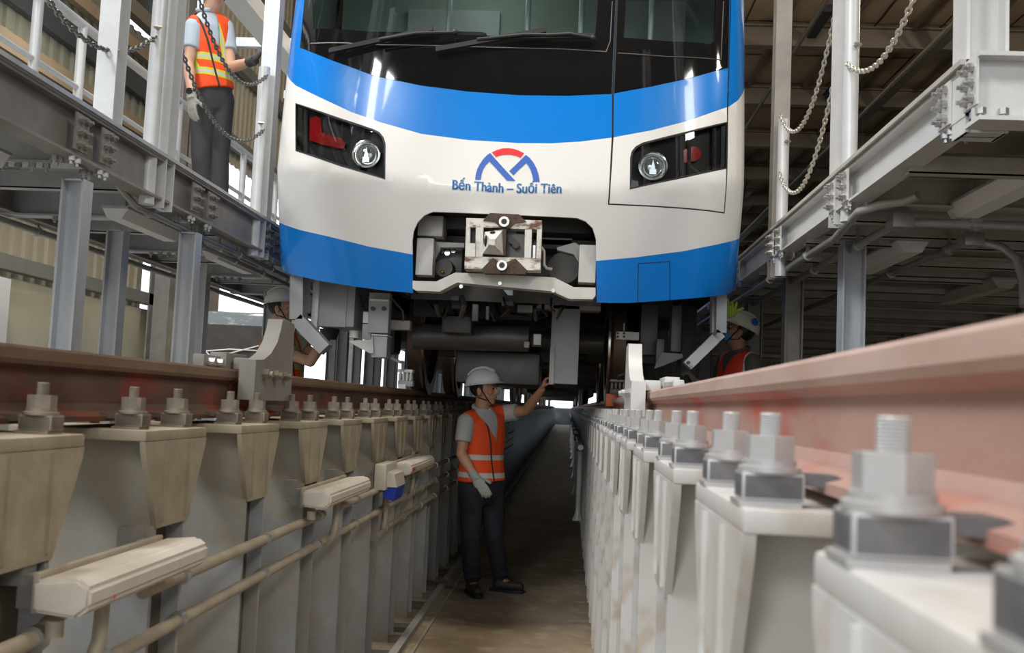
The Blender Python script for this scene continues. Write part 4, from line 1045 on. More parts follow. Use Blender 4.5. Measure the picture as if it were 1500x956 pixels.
# ------------------------------------------------------------------ railings
def railing(x, ys, z, label, m, h=1.05):
    t = thing('guard_railing', label, 'railing', (x, ys[0], z))
    for y in ys: MB().cyl((x, y, z), (x, y, z + h), .029, n=14).build('railing_post', M[m], t)
    MB().cyl((x, ys[0] - .1, z + h), (x, ys[-1], z + h), .029, n=14).ball((x, ys[-1], z + h), .029, 12, 8).build('top_rail', M[m], t)
    MB().cyl((x, ys[0] - .1, z + .66), (x, ys[-1], z + .66), .017, n=10).build('middle_rail', M[m], t)
    MB().box((x - .004, ys[0], z), (x + .004, ys[-1], z + .1)).build('toe_board', M[m], t)
    return t
railing(-2.62, [3.32 + .515 * i for i in range(8)], DZ, 'white tube guard railing along back of left platform', 'tube')
railing(-2.62, [7.45 + .515 * i for i in range(24)], DZ, 'farther white tube railing behind the platform worker', 'tube')
railing(4.5, [3.45 + .8 * i for i in range(24)], 1.10, 'pale tube railing on the outer side of right platform', 'white_steel')

# ------------------------------------------------------------------ chains across the gate openings
def chain(p0, p1, sag, label, m, link=.044, wire=.0060):
    p0, p1 = Vector(p0), Vector(p1); N = 200
    P = [p0.lerp(p1, i / N) - Vector((0, 0, sag * 4 * (i / N) * (1 - i / N))) for i in range(N + 1)]
    cum = [0]
    for a, b in zip(P, P[1:]): cum.append(cum[-1] + (b - a).length)
    pitch = link * .68; n = int(cum[-1] / pitch); mb = MB()
    def pt(d):
        d = max(0, min(cum[-1], d)); i = min(N - 1, max(0, int(np.searchsorted(cum, d)) - 1))
        return P[i].lerp(P[i + 1], (d - cum[i]) / max(1e-9, cum[i + 1] - cum[i]))
    for k in range(n):
        c = pt((k + .5) * pitch); d = (pt((k + .9) * pitch) - pt((k + .1) * pitch)).normalized()
        side = d.cross(Vector((0, 0, 1))); side = side.normalized() if side.length > .01 else Vector((1, 0, 0)); up = side.cross(d)
        u = (side + up * .6).normalized() if k % 2 else (up - side * .6).normalized()
        hl, hw = link * .5 - wire, link * .33 - wire; ring = []
        for q in range(10):
            a = q * 2 * math.pi / 10; ring.append(c + d * (hl * math.copysign(abs(math.cos(a)) ** .7, math.cos(a))) + u * (hw * math.sin(a)))
        # closed tube
        rings = []
        for q in range(10):
            tn = (ring[(q + 1) % 10] - ring[q - 1]).normalized(); nrm = d.cross(u); b2 = tn.cross(nrm)
            rings.append([mb.bm.verts.new(ring[q] + (nrm * math.cos(j * 2 * math.pi / 5) + b2 * math.sin(j * 2 * math.pi / 5)) * wire) for j in range(5)])
        for q in range(10):
            A, B = rings[q], rings[(q + 1) % 10]
            for j in range(5): mb.bm.faces.new((A[j], A[(j + 1) % 5], B[(j + 1) % 5], B[j]))
    return tag(mb.build('safety_chain', M[m], loc=p0, smooth=60), label, 'chain')
chain((-1.645, 3.42, 1.52), (-1.645, 4.74, 1.64), .23, 'dark chain hanging across the first gate of left platform', 'chain_dark')
chain((-1.62, 4.93, 2.16), (-1.62, 6.38, 1.98), .30, 'upper dark chain hanging in front of the platform worker', 'chain_dark', .042, .0058)
chain((-1.62, 4.93, 1.66), (-1.62, 6.38, 1.62), .24, 'lower dark chain hanging in front of the worker\'s trousers', 'chain_dark', .042, .0058)
chain((1.67, 4.86, 1.62), (1.70, 3.48, 2.02), .33, 'pale chain hanging from round tube to the big corner post', 'chain_light')
chain((1.67, 6.42, 1.82), (1.68, 5.08, 2.05), .34, 'upper pale chain between dark upright and tube upright', 'chain_light')
chain((1.67, 6.42, 1.45), (1.68, 5.08, 1.69), .34, 'lower pale chain between dark upright and tube upright', 'chain_light')

# ------------------------------------------------------------------ lamps and conduits under the platforms
def batten(x, y0, y1, z, label, m, w=.13, h=.05):
    t = thing('batten_light', label, 'lamp', (x, y0, z), 'batten lamps under the platforms')
    MB().prism([(x - w / 2, z), (x + w / 2, z), (x + w * .28, z - h), (x - w * .28, z - h)], 'y', y0, y1).build('body', M[m], t)
    MB().prism([(x - w / 2 - .004, z + .012), (x + w / 2 + .004, z + .012), (x + w / 2 + .004, z), (x - w / 2 - .004, z)], 'y', y0 - .01, y1 + .01).build('mounting_tray', M['galv'], t)
    for y in (y0 + .12, y1 - .12): MB().cyl((x, y, z), (x, y, z + .15), .008, n=6).build('hanger_rod', M['galv'], t)
    return t
batten(-1.86, 2.95, 3.8, .80, 'white batten lamp under left platform, nearest of three', 'lamp_white')
batten(-1.86, 4.87, 5.58, .80, 'white batten lamp under left platform, second of three', 'lamp_white')
batten(-1.86, 6.25, 6.98, .80, 'white batten lamp under left platform, third of three', 'lamp_white')
batten(2.25, 4.12, 4.95, .955, 'big white batten lamp under near end of right platform', 'lamp_white', .17, .06)
batten(2.25, 5.65, 6.6, .91, 'shaded batten lamp under right platform above the first column', 'lamp_white', .17, .06)
batten(3.3, 7.0, 8.1, .91, 'dusky batten lamp far under the right platform', 'fixture', .17, .06)
def conduit(pts, r, label, m, clamps=(), boxes=()):
    t = thing('conduit', label, 'pipe', pts[0])
    MB().tube(pts, r, 12).build('pipe', M[m], t)
    for c in clamps:
        MB().cyl(Vector(c) - V(0, .015, 0), Vector(c) + V(0, .015, 0), r * 1.5, n=10).box((c[0] - .008, c[1] - .012, c[2]), (c[0] + .008, c[1] + .012, c[2] + .09)).build('clamp', M['bolt'], t)
    for b in boxes:
        MB().box((b[0] - .05, b[1] - .06, b[2] - .035), (b[0] + .05, b[1] + .06, b[2] + .035), .008).build('junction_box', M['conduit'], t)
    return t
e0 = at(118, 224, 4.4)
conduit([at(60, 236, 4.35), at(95, 232, 4.37), at(118, 224, 4.4), at(140, 240, 4.5), at(160, 256, 4.62), (-1.70, 4.75, .79), (-1.70, 12, .79)], .016, 'bent grey conduit dropping from deck underside beside left edge beam', 'conduit', [(-1.70, y, .79) for y in (4.9, 5.6, 6.3, 7.0)])
conduit([(-1.76, 5.55, .76), (-1.76, 12, .76)], .015, 'second straight conduit under the left edge beam near the train', 'conduit', [(-1.76, y, .76) for y in (5.8, 6.4, 7.0)])
conduit([(-2.70, 2.6, .80), (-2.70, 12, .80)], .020, 'straight dusty conduit along the back edge under left platform', 'conduit', [(-2.70, y, .80) for y in (4.15, 4.9, 5.7, 6.6)])
R1 = [at(1345, 286, 4.42), at(1325, 295, 4.48), at(1290, 300, 4.56), at(1258, 310, 4.69)]
conduit([*R1, (1.74, 5.3, R1[-1].z - .02), (1.74, 14, R1[-1].z - .02)], .020, 'pale conduit with flexible end under edge of right platform', 'conduit', [(1.74, 5.9, R1[-1].z - .02), (1.74, 7.0, R1[-1].z - .02)])
B2 = at(1318, 325, 4.9)
conduit([(B2.x + 1.2, B2.y, B2.z), tuple(B2), (B2.x, 14, B2.z)], .022, 'pale conduit turning in a square junction box under right platform', 'conduit', [(B2.x, 5.6, B2.z), (B2.x, 6.6, B2.z), (B2.x + .35, B2.y, B2.z)], [tuple(B2)])
B3 = at(1422, 352, 5.3)
conduit([at(1500, 448, 5.1), at(1499, 410, 5.15), at(1490, 380, 5.2), at(1468, 362, 5.25), at(1440, 355, 5.3), tuple(B3), (B3.x, 14, B3.z)], .022, 'pale conduit with drooping flexible hose under right platform', 'conduit', [(B3.x, 5.6, B3.z), (B3.x, 6.6, B3.z)], [tuple(B3)])
# light steel of the upper level behind the left worker
t = thing('roof_access_beam', 'white painted beam rising at top left behind the platform worker', 'beam', (-2.85, 9, 3.6))
MB().box((-2.95, 5.8, 3.55), (-2.72, 24, 3.72)).build('beam', M['lamp_white'], t)
for i in range(5): MB().box((-3.4, 7 + i * 1.9, 3.72), (-2.2, 7.08 + i * 1.9, 3.82)).build('bracket', M['galv'], t)
# ------------------------------------------------------------------ conduits, lamps and sockets along the left posts in the pit
XP = -.535
def pit_pipe(z, y0, y1, r, label, drop=None):
    t = thing('pit_conduit', label, 'pipe', (XP, y0, z), 'conduits along the left posts')
    pts = [(XP, y0, z), (XP, y1, z)]
    if drop: pts = [(XP, y0, z), (XP, drop - .12, z), (XP, drop - .03, z + .03), (XP + .03, drop + .02, z + .05)]
    MB().tube(pts, r, 12).build('pipe', M['conduit_dust'], t)
    y = 1.13 + .7 * math.ceil((y0 - 1.13) / .7)
    while y < min(y1, 16):
        MB().cyl((XP, y - .012, z), (XP, y + .012, z), r * 1.45, n=12).box((XP - .03, y - .012, z - r * 1.3), (XP, y + .012, z - r * .4)).build('clamp', M['bolt'], t)
        y += .7
    return t
pit_pipe(-.535, .6, 2.0, .017, 'dusty conduit at lower left corner running under the first pit lamp', drop=1.95)
pit_pipe(-.535, 2.30, 4.0, .016, 'upper dusty conduit between the first and second pit lamps')
pit_pipe(-.645, 1.9, 5.2, .016, 'lower dusty conduit below the second pit lamp')
pit_pipe(-.535, 4.3, 18, .015, 'upper long conduit past the socket box toward the train')
pit_pipe(-.645, 5.0, 18, .015, 'middle long conduit past the socket box toward the train')
pit_pipe(-.755, 5.45, 18, .015, 'lowest long conduit past the socket box toward the train')
def elbow(y, z0, z1, label):
    t = thing('conduit_bend', label, 'pipe', (XP + .02, y, z0), 'conduit bends in the pit')
    MB().tube([(XP + .02, y - .12, z0), (XP + .02, y - .04, z0 + .01), (XP + .02, y, z0 + .06), (XP + .02, y + .005, z1)], .015, 12).build('pipe', M['conduit_dust'], t)
    MB().cyl((XP + .02, y - .02, z0 + .02), (XP + .02, y + .02, z0 + .02), .024, n=12).build('joint', M['conduit'], t)
elbow(2.05, -.645, -.488, 'curved conduit bend under far end of the first pit lamp')
elbow(4.15, -.645, -.478, 'conduit bend rising to the second pit lamp')
elbow(5.3, -.755, -.54, 'conduit bend dropping from the cream socket box')
elbow(6.2, -.645, -.47, 'conduit bend below the stickered third pit lamp')
def pit_lamp(y0, y1, z, label, sticker=False):
    t = thing('pit_lamp', label, 'lamp', (XP, y0, z), 'oblong lamps along the left posts')
    x = XP + .055
    mb = MB(); mb.prism([(x - .05, z - .028), (x + .03, z - .036), (x + .055, z - .016), (x + .055, z + .018), (x + .03, z + .036), (x - .05, z + .028)], 'y', y0, y1)
    bmesh.ops.bevel(mb.bm, geom=mb.bm.edges[:], offset=.007, segments=2, affect='EDGES'); mb.build('lamp_cover', M['fixture'], t)
    MB().box((x - .062, y0 + .02, z - .034), (x - .048, y1 - .02, z + .038), .003).build('lamp_base', M['conduit_dust'], t)
    for y in (y0 + .06, y1 - .06): MB().box((x - .1, y - .02, z - .03), (x - .06, y + .02, z + .03)).box((x - .13, y - .025, z + .01), (x - .09, y + .025, z + .06)).build('bracket', M['galv_dark'], t)
    MB().cyl((x - .02, y0 + .03, z - .045), (x - .02, y0 + .03, z - .075), .016, n=12).build('cable_gland', M['conduit_dust'], t)
    if sticker:
        for k in range(5): MB().box((x + .0555, y0 + .03 + k * .022, z - .012), (x + .0562, y0 + .045 + k * .022, z + .006)).build('sticker_print', M['print_red'], t)
    else:
        MB().cyl((x + .055, y0 + .1, z - .012), (x + .0565, y0 + .1, z - .012), .004, n=8).build('red_dot', M['print_red'], t)
pit_lamp(1.80, 2.40, -.455, 'oblong dusty lamp nearest the viewer on the left pit posts')
pit_lamp(3.65, 4.40, -.445, 'oblong dusty lamp beyond the first on left pit posts')
pit_lamp(5.55, 6.5, -.45, 'oblong lamp with red sticker beyond the socket box', True)
t = thing('socket_box', 'cream socket outlet with blue plug flap on the left pit posts', 'socket', (XP + .03, 5.25, -.46))
MB().box((XP - .01, 5.10, -.53), (XP + .05, 5.42, -.40), .008).build('box', M['socket_box'], t)
MB().prism([(XP + .02, -.43), (XP + .085, -.45), (XP + .10, -.515), (XP + .03, -.515)], 'y', 5.14, 5.41).build('hood', M['socket_box'], t)
MB().prism([(XP + .03, -.515), (XP + .10, -.515), (XP + .085, -.585), (XP + .03, -.57)], 'y', 5.15, 5.40).build('plug_flap', M['socket_blue'], t)
# small fittings on the panels of the left posts
for y, z, lab in ((2.44, -.47, 'short grey label strip on a left post panel, nearer one'), (3.84, -.47, 'short grey label strip on a left post panel, farther one')):
    tag(MB().box((-.62, y - .108, z - .004), (-.57, y - .104, z + .006)).build('label_strip', M['galv'], loc=(-.6, y - .105, z)), lab, 'strip')
# service pipes low along the right posts deep in the pit
t = thing('service_pipe', 'pale pipe with valves low on the right posts deep in the pit', 'pipe', (.50, 9, -.5))
MB().cyl((.53, 9.0, -.42), (.53, 60, -.42), .025, n=12).build('pipe', M['tube'], t)
for i in range(9):
    y = 9.3 + i * 2.8
    MB().cyl((.53, y, -1.05), (.53, y, -.42), .022, n=10).lathe([(.05, 0), (.03, .05), (.022, .09)], (.53, y, -1.08), 'z', 12).build('drop_pipe', M['tube'], t)
    MB().box((.49, y - .05, -.46), (.56, y + .05, -.38), .01).build('valve', M['under2'], t)
# ------------------------------------------------------------------ wrapped machine and things in the left bay
t = thing('wrapped_machine', 'dark machine wrapped in clear plastic film behind left columns', 'machine', (-3.5, 12, HALL))
MB().box((-4.0, 11.6, HALL + .12), (-3.05, 12.5, .86), .05).build('machine_body', M['plastic_wrap'], t)
MB().box((-3.95, 11.58, .10), (-3.1, 11.6, .7)).build('machine_panel', M['under'], t)
for x in (-3.95, -3.2): MB().box((x, 11.7, HALL), (x + .12, 12.4, HALL + .12)).build('pallet_foot', M['clad'], t)
random.seed(5)
for i in range(7):
    a = V(-4.02 + random.uniform(0, .1), 11.57, random.uniform(-.3, .6)); b = V(-3.04, 11.57, random.uniform(-.3, .6)); MB().tube([a, (a + b) / 2 + V(0, -.015, random.uniform(-.03, .03)), b], .008, 5).build('film_fold', M['lamp_white'], t)
tag(MB().box((-3.05, 9.9, HALL), (-2.5, 10.3, HALL + .85), .01).build('tool_cabinet', M['grey_paint2'], loc=(-2.8, 10.1, HALL)), 'pale low cabinet standing behind columns by the train side', 'cabinet')
# ------------------------------------------------------------------ people
def voxel(mb, size, smooth_it=3):
    """one continuous skin round everything in mb"""
    me = bpy.data.meshes.new('tmp'); bmesh.ops.recalc_face_normals(mb.bm, faces=mb.bm.faces); mb.bm.to_mesh(me); mb.bm.free()
    o = bpy.data.objects.new('tmp', me); C.objects.link(o)
    r = o.modifiers.new('r', 'REMESH'); r.mode = 'VOXEL'; r.voxel_size = size; r.use_smooth_shade = True
    s = o.modifiers.new('s', 'SMOOTH'); s.factor = .5; s.iterations = smooth_it
    dg = bpy.context.evaluated_depsgraph_get(); out = bpy.data.meshes.new_from_object(o.evaluated_get(dg))
    bpy.data.objects.remove(o); return out
def link_mesh(name, me, m, parent):
    off = wloc(parent); me.transform(Matrix.Translation(-off))
    me.materials.clear()
    for x in (m if isinstance(m, (list, tuple)) else [m]): me.materials.append(x)
    me.shade_smooth()
    o = bpy.data.objects.new(name, me); C.objects.link(o); o.parent = parent; return o
def ring_loft(mb, rings, n=20):
    """rings of (centre, right vec, forward vec, half width, half depth)"""
    R = []
    for c, r, f, a, b in rings:
        R.append([mb.bm.verts.new(c + r * (a * math.copysign(abs(math.cos(t)) ** .85, math.cos(t))) + f * (b * math.copysign(abs(math.sin(t)) ** .85, math.sin(t)))) for t in [2 * math.pi * k / n for k in range(n)]])
    for A, B in zip(R, R[1:]):
        for k in range(n): mb.bm.faces.new((A[k], A[(k + 1) % n], B[(k + 1) % n], B[k]))
    mb.bm.faces.new(R[0][::-1]); mb.bm.faces.new(R[-1])
def hand(mb, wrist, d, palm_n, side, curl=.5, sc=1.0, spread=.25, fat=0.0, pinch=False):
    """palm, four unequal bent fingers and a thumb; d = direction of the palm, palm_n = out of the palm, side = towards the thumb"""
    d = d.normalized(); n = (palm_n - d * palm_n.dot(d)).normalized(); s = d.cross(n).normalized()
    if s.dot(side) < 0: s = -s
    B = Matrix((s, d, n)).transposed()
    mb.ball(wrist + d * .045 * sc, (.040 * sc + fat, .052 * sc + fat, .017 * sc + fat), 14, 10, B)
    for i, (o, L) in enumerate(((.027, .074), (.009, .082), (-.009, .076), (-.026, .060))):
        p = wrist + d * .082 * sc + s * o * sc; r = (.0088 - .0006 * (i == 3)) * sc + fat; a = 0; dirv = d + s * (o * spread * 6)
        c = curl * (1.25 if pinch and i == 0 else 1) * (1 + .12 * i)
        for seg in (.45, .32, .23):
            a += c * (.9 if seg > .4 else 1.1); v = (dirv.normalized() * math.cos(a) + n * math.sin(a))
            q = p + v * L * seg * sc; mb.capsule(p, q, r, r * .93, 8); p = q; r *= .93
    p = wrist + d * .022 * sc + s * .030 * sc; r = .0105 * sc + fat
    v = (d * .62 + s * .66 + n * .35).normalized()
    if pinch: v = (d * .75 + s * .25 + n * .62).normalized()
    q = p + v * .038 * sc; mb.capsule(p, q, r, r * .95, 8); v2 = (v + d * .45 + n * curl * .5).normalized(); q2 = q + v2 * .030 * sc; mb.capsule(q, q2, r * .95, r * .85, 8)
def vest_mat(name, org, r, f, col, bands, verts=(), band2=None, zip_line=True, dark=(.03, .03, .03)):
    """woven vest colour with its sewn on reflective bands (flat print), in object space"""
    m = bpy.data.materials.new(name); m.use_nodes = True; nt = m.node_tree; b = nt.nodes['Principled BSDF']; b.inputs['Roughness'].default_value = .75
    tc = nd(nt, 'ShaderNodeTexCoord'); sb = nd(nt, 'ShaderNodeVectorMath', operation='SUBTRACT'); nt.links.new(tc.outputs['Object'], sb.inputs[0]); sb.inputs[1].default_value = org
    def dot(v):
        n = nd(nt, 'ShaderNodeVectorMath', operation='DOT_PRODUCT'); nt.links.new(sb.outputs[0], n.inputs[0]); n.inputs[1].default_value = v; return n.outputs['Value']
    def math_(op, a, c):
        n = nd(nt, 'ShaderNodeMath', operation=op)
        for i, x in enumerate((a, c)):
            if isinstance(x, (int, float)): n.inputs[i].default_value = x
            else: nt.links.new(x, n.inputs[i])
        return n.outputs[0]
    def rng(s, a, c): return math_('MULTIPLY', math_('GREATER_THAN', s, a), math_('LESS_THAN', s, c))
    z = dot((0, 0, 1)); rr = dot(tuple(r)); ff = dot(tuple(f)); ar = math_('ABSOLUTE', rr, 0)
    ns = nd(nt, 'ShaderNodeTexNoise'); ns.inputs['Scale'].default_value = 9; nt.links.new(tc.outputs['Object'], ns.inputs['Vector'])
    bp = nd(nt, 'ShaderNodeBump'); bp.inputs['Strength'].default_value = .5; bp.inputs['Distance'].default_value = .02; nt.links.new(ns.outputs['Fac'], bp.inputs['Height']); nt.links.new(bp.outputs['Normal'], b.inputs['Normal'])
    cur = None; last = (*col, 1)
    def over(mask, c):
        nonlocal cur
        mx = nd(nt, 'ShaderNodeMix', data_type='RGBA'); nt.links.new(mask, mx.inputs[0])
        if cur is None: mx.inputs[6].default_value = last
        else: nt.links.new(cur, mx.inputs[6])
        mx.inputs[7].default_value = (*c, 1); cur = mx.outputs[2]
    front = math_('GREATER_THAN', ff, 0)
    for lo, hi, c in verts: over(math_('MULTIPLY', rng(ar, lo, hi), math_('GREATER_THAN', z, bands[0][0])), c)
    for lo, hi, c in bands: over(rng(z, lo, hi), c)
    if zip_line: over(math_('MULTIPLY', math_('LESS_THAN', ar, .007), front), dark)
    nt.links.new(cur, b.inputs['Base Color']); return m

LIME, SILV = (.58, .68, .05), (.58, .57, .50)
def person(label, ground, J, f_hint, head_dir, head_up, skin, shirt, trousers, vest, gloves, voxel_body=.0065, k=1.0, helmet='helmet', hair=True, long_sleeve=False, extra=None, kt=1.0):
    """J: named joints in metres. Returns the root object; the body is one continuous skin, clothes are its children"""
    t = bpy.data.objects.new('person', None); C.objects.link(t); t.location = ground; t.empty_display_size = .1; tag(t, label, 'person')
    up = V(0, 0, 1); sr, sl = J['sho_r'], J['sho_l']; hr, hl = J['hip_r'], J['hip_l']
    rs = (sr - sl).normalized(); rh = (hr - hl).normalized()
    neck, pel = J['neck'], (hr + hl) / 2
    spine = (neck - pel); sp = spine.normalized()
    def ring(tt, a, b, fo=0, infl=0):
        r = rh.lerp(rs, min(1, max(0, tt))).normalized(); f = sp.cross(r).normalized()
        if f.dot(f_hint) < 0: f = -f
        return (pel + spine * tt + f * fo, r, f, (a * kt + infl) * k, (b * kt + infl) * k)
    T = [(-.20, .06, .06, 0), (-.12, .125, .100, -.005), (0, .160, .115, -.008), (.15, .158, .115, 0), (.38, .135, .102, .008), (.62, .152, .116, .010), (.80, .160, .112, .004), (.90, .140, .095, -.006), (.97, .095, .075, -.012), (1.03, .058, .058, -.010)]
    body = MB(); ring_loft(body, [ring(*x) for x in T])
    fch = ring(.6, 1, 1)[2]
    # neck and head
    hd = head_dir.normalized(); hu = (head_up - hd * head_up.dot(hd)).normalized(); hs = hd.cross(hu); HB = Matrix((hs, hd, hu)).transposed(); hc = J['head']
    body.capsule(neck + V(0, 0, -.03), hc - hu * .07 - hd * .015, .058 * k, .054 * k, 14)
    H = lambda x, y, z: hc + hs * x * k + hd * y * k + hu * z * k
    body.ball(H(0, -.012, .03), (.076 * k, .095 * k, .098 * k), 20, 14, HB)
    body.ball(H(0, .020, -.035), (.060 * k, .068 * k, .082 * k), 18, 12, HB)
    body.ball(H(0, .048, -.088), (.030 * k, .030 * k, .024 * k), 12, 8, HB)          # chin
    body.capsule(H(0, .086, .005), H(0, .104, -.024), .010 * k, .0145 * k, 10)        # nose
    for sx in (-1, 1):
        body.ball(H(sx * .011, .094, -.028), .009 * k, 8, 6); body.ball(H(sx * .030, .078, .022), (.024 * k, .012 * k, .009 * k), 10, 6, HB)
        body.ball(H(sx * .042, .060, -.020), (.022 * k, .020 * k, .022 * k), 10, 6, HB)
        body.ball(H(sx * .078, -.012, -.012), (.009 * k, .020 * k, .032 * k), 10, 8, HB)  # ear
    body.ball(H(0, .084, -.055), (.024 * k, .011 * k, .010 * k), 10, 6, HB)
    # limbs
    for sd in 'rl':
        s_, e, w, hp, kn, an, toe = (J[x + '_' + sd] for x in ('sho', 'elb', 'wri', 'hip', 'knee', 'ank', 'toe'))
        body.capsule(neck.lerp(s_, .45) - V(0, 0, .045), s_, .058 * k, .056 * k, 14)
        m1 = s_.lerp(e, .45); body.capsule(s_, m1, .055 * k, .047 * k, 12); body.capsule(m1, e, .047 * k, .038 * k, 12)
        m2 = e.lerp(w, .3); body.capsule(e, m2, .037 * k, .040 * k, 12); body.capsule(m2, w, .040 * k, .026 * k, 12)
        body.capsule(hp, kn, .082 * k, .052 * k, 14); m3 = kn.lerp(an, .35); body.capsule(kn, m3, .050 * k, .053 * k, 12); body.capsule(m3, an, .053 * k, .035 * k, 12)
        body.capsule(an - V(0, 0, .03), toe, .034 * k, .026 * k, 10)
        hd_ = J['hand_' + sd]; hand(body, w, *hd_[:3], curl=hd_[3], sc=1.0 * k, pinch=len(hd_) > 4)
    b = link_mesh('body', voxel(body, voxel_body, 2), M[skin], t)
    # eyes, lips, hair
    for sx in (-1, 1): MB().ball(H(sx * .030, .0815, .006), (.013 * k, .007 * k, .0055 * k), 10, 8, HB).build('eye', M['eye'], b)
    MB().ball(H(0, .090, -.055), (.019 * k, .0065 * k, .0058 * k), 10, 8, HB).build('lips', M['lip'], b)
    for sx in (-1, 1): MB().ball(H(sx * .031, .0865, .028), (.018 * k, .006 * k, .0035 * k), 10, 6, HB).build('eyebrow', M['hair'], b)
    if hair:
        mb = MB(); mb.ball(H(0, -.022, .038), (.082 * k, .098 * k, .098 * k), 22, 16, HB)
        dl = [v for v in mb.bm.verts if (v.co - hc).dot(hu) < -.045 * k or ((v.co - hc).dot(hd) > .035 * k and (v.co - hc).dot(hu) < .075 * k) or ((v.co - hc).dot(hu) < .0 and (v.co - hc).dot(hd) > -.02 * k)]
        bmesh.ops.delete(mb.bm, geom=dl, context='VERTS'); mb.build('hair', M['hair'], t)
    # shirt
    sh = MB(); ring_loft(sh, [ring(*x, infl=.012) for x in T[2:-1]] + [ring(1.0, .066, .064, -.01, .008)])
    for sd in 'rl':
        s_, e, w = (J[x + '_' + sd] for x in ('sho', 'elb', 'wri'))
        sh.capsule(neck.lerp(s_, .45) - V(0, 0, .045), s_, .068 * k, .068 * k, 14)
        end = s_.lerp(e, .62); d = (e - s_).normalized()
        sh.tube([s_, s_.lerp(e, .3), end], [.068 * k, .066 * k, .064 * k], 16)
        if long_sleeve: sh.tube([end, e, e.lerp(w, .75)], [.06 * k, .050 * k, .040 * k], 14); sh.ball(e, .05 * k)
    link_mesh('shirt', voxel(sh, .008, 2), M[shirt], t)
    # trousers
    tr = MB(); ring_loft(tr, [ring(-.2, .06, .06, 0, .014), ring(-.12, .125, .1, -.005, .016), ring(0, .160, .115, -.008, .016), ring(.12, .156, .113, 0, .016), ring(.19, .15, .11, 0, .015)])
    for sd in 'rl':
        hp, kn, an = (J[x + '_' + sd] for x in ('hip', 'knee', 'ank'))
        tr.capsule(hp, kn, .096 * k, .070 * k, 16); cuff = kn.lerp(an, 1.0) + V(0, 0, .0)
        tr.tube([kn, kn.lerp(an, .4), kn.lerp(an, .8), cuff], [.070 * k, .069 * k, .063 * k, .062 * k], 16)
        for i in range(3): q = kn.lerp(an, .66 + .13 * i); tr.ball(q + V(.01 * (-1) ** i, -.008, 0), (.062 * k, .066 * k, .020), 12, 8)
    link_mesh('trousers', voxel(tr, .009, 2), M[trousers], t)
    for sd in 'rl':
        an, toe = J['ank_' + sd], J['toe_' + sd]; d = (toe - an); d.z = 0; d.normalize(); sx = d.cross(up); z0 = min(toe.z, an.z - .085)
        fl = V(0, 0, ground[2])
        mb = MB(); a0 = an - V(0, 0, .055); mb.capsule(an + V(0, 0, .01), a0 - d * .015, .044, .048, 12); mb.capsule(a0 - d * .02 - V(0, 0, .0), toe + V(0, 0, .012), .044, .034, 12)
        s = link_mesh('shoe', voxel(mb, .007, 2), M['shoe'], t)
        zs = toe.z - .030
        so = MB(); pts = [(-.075, .036), (-.03, .040), (.05, .040), (.10, .046), (.16, .040), (.185, .020), (.185, -.020), (.16, -.040), (.10, -.046), (.05, -.038), (-.03, -.038), (-.075, -.034)]
        slope = (toe.z - (an.z - .06)) / max(.05, (toe - an).length)
        A = [so.bm.verts.new(an - V(0, 0, .105) + d * x + sx * y + V(0, 0, 0)) for x, y in pts]; B = [so.bm.verts.new(v.co + V(0, 0, .022)) for v in A]
        so.bm.faces.new(A[::-1]); so.bm.faces.new(B)
        for i in range(len(pts)): so.bm.faces.new((A[i], A[(i + 1) % len(pts)], B[(i + 1) % len(pts)], B[i]))
        so.build('sole', M['black'], s)
    # vest
    vm = MB(); ring_loft(vm, [ring(.10, .158, .117, 0, .030), ring(.2, .152, .114, 0, .030), ring(.38, .14, .106, .008, .028), ring(.62, .153, .117, .010, .026), ring(.80, .160, .112, .004, .024), ring(.90, .140, .095, -.006, .024), ring(.965, .105, .08, -.01, .016)])
    for sd in 'rl':
        s_ = J['sho_' + sd]; vm.capsule(neck.lerp(s_, .4) - V(0, 0, .04), neck.lerp(s_, .80) - V(0, 0, .010), .082 * k, .076 * k, 14)
    vme = voxel(vm, .008, 2)
    # the open V of the neck
    bm = bmesh.new(); bm.from_mesh(vme); vn = vest.get('v', .62)
    org = pel + spine * vn
    dl = [fc for fc in bm.faces if (fc.calc_center_median() - org).dot(fch) > .02 and (fc.calc_center_median() - org).dot(sp) > 0 and abs((fc.calc_center_median() - org).dot(rs)) < (fc.calc_center_median() - org).dot(sp) * vest.get('vw', .42)]
    bmesh.ops.delete(bm, geom=dl, context='FACES'); bm.to_mesh(vme); bm.free()
    vmat = vest_mat('vest_' + vest['name'], tuple(pel - wloc(t)), rs, fch, vest['col'], vest['bands'], vest.get('verts', ()), zip_line=vest.get('zip', True))
    vo = link_mesh('vest', vme, vmat, t)
    # collar
    mb = MB(); cp_ = [neck + ring(1, 1, 1)[1] * math.cos(a) * .068 + fch * (math.sin(a) * .066) + V(0, 0, .012 - .02 * math.sin(a)) for a in [math.pi * (.5 + .06) + i * (2 * math.pi - .12 * math.pi) / 16 for i in range(17)]]
    mb.tube(cp_, .014, 8); mb.build('collar', M[shirt], t)
    # gloves
    for sd in gloves:
        w = J['wri_' + sd]; hd_ = J['hand_' + sd]; mb = MB(); hand(mb, w, *hd_[:3], curl=hd_[3], sc=1.03 * k, fat=.003, pinch=len(hd_) > 4)
        dd = (w - J['elb_' + sd]).normalized(); mb.tube([w - dd * .055, w - dd * .02, w + dd * .02], [.036, .034, .034], 12)
        link_mesh('glove', voxel(mb, .005, 2), M[gloves[sd]], t)
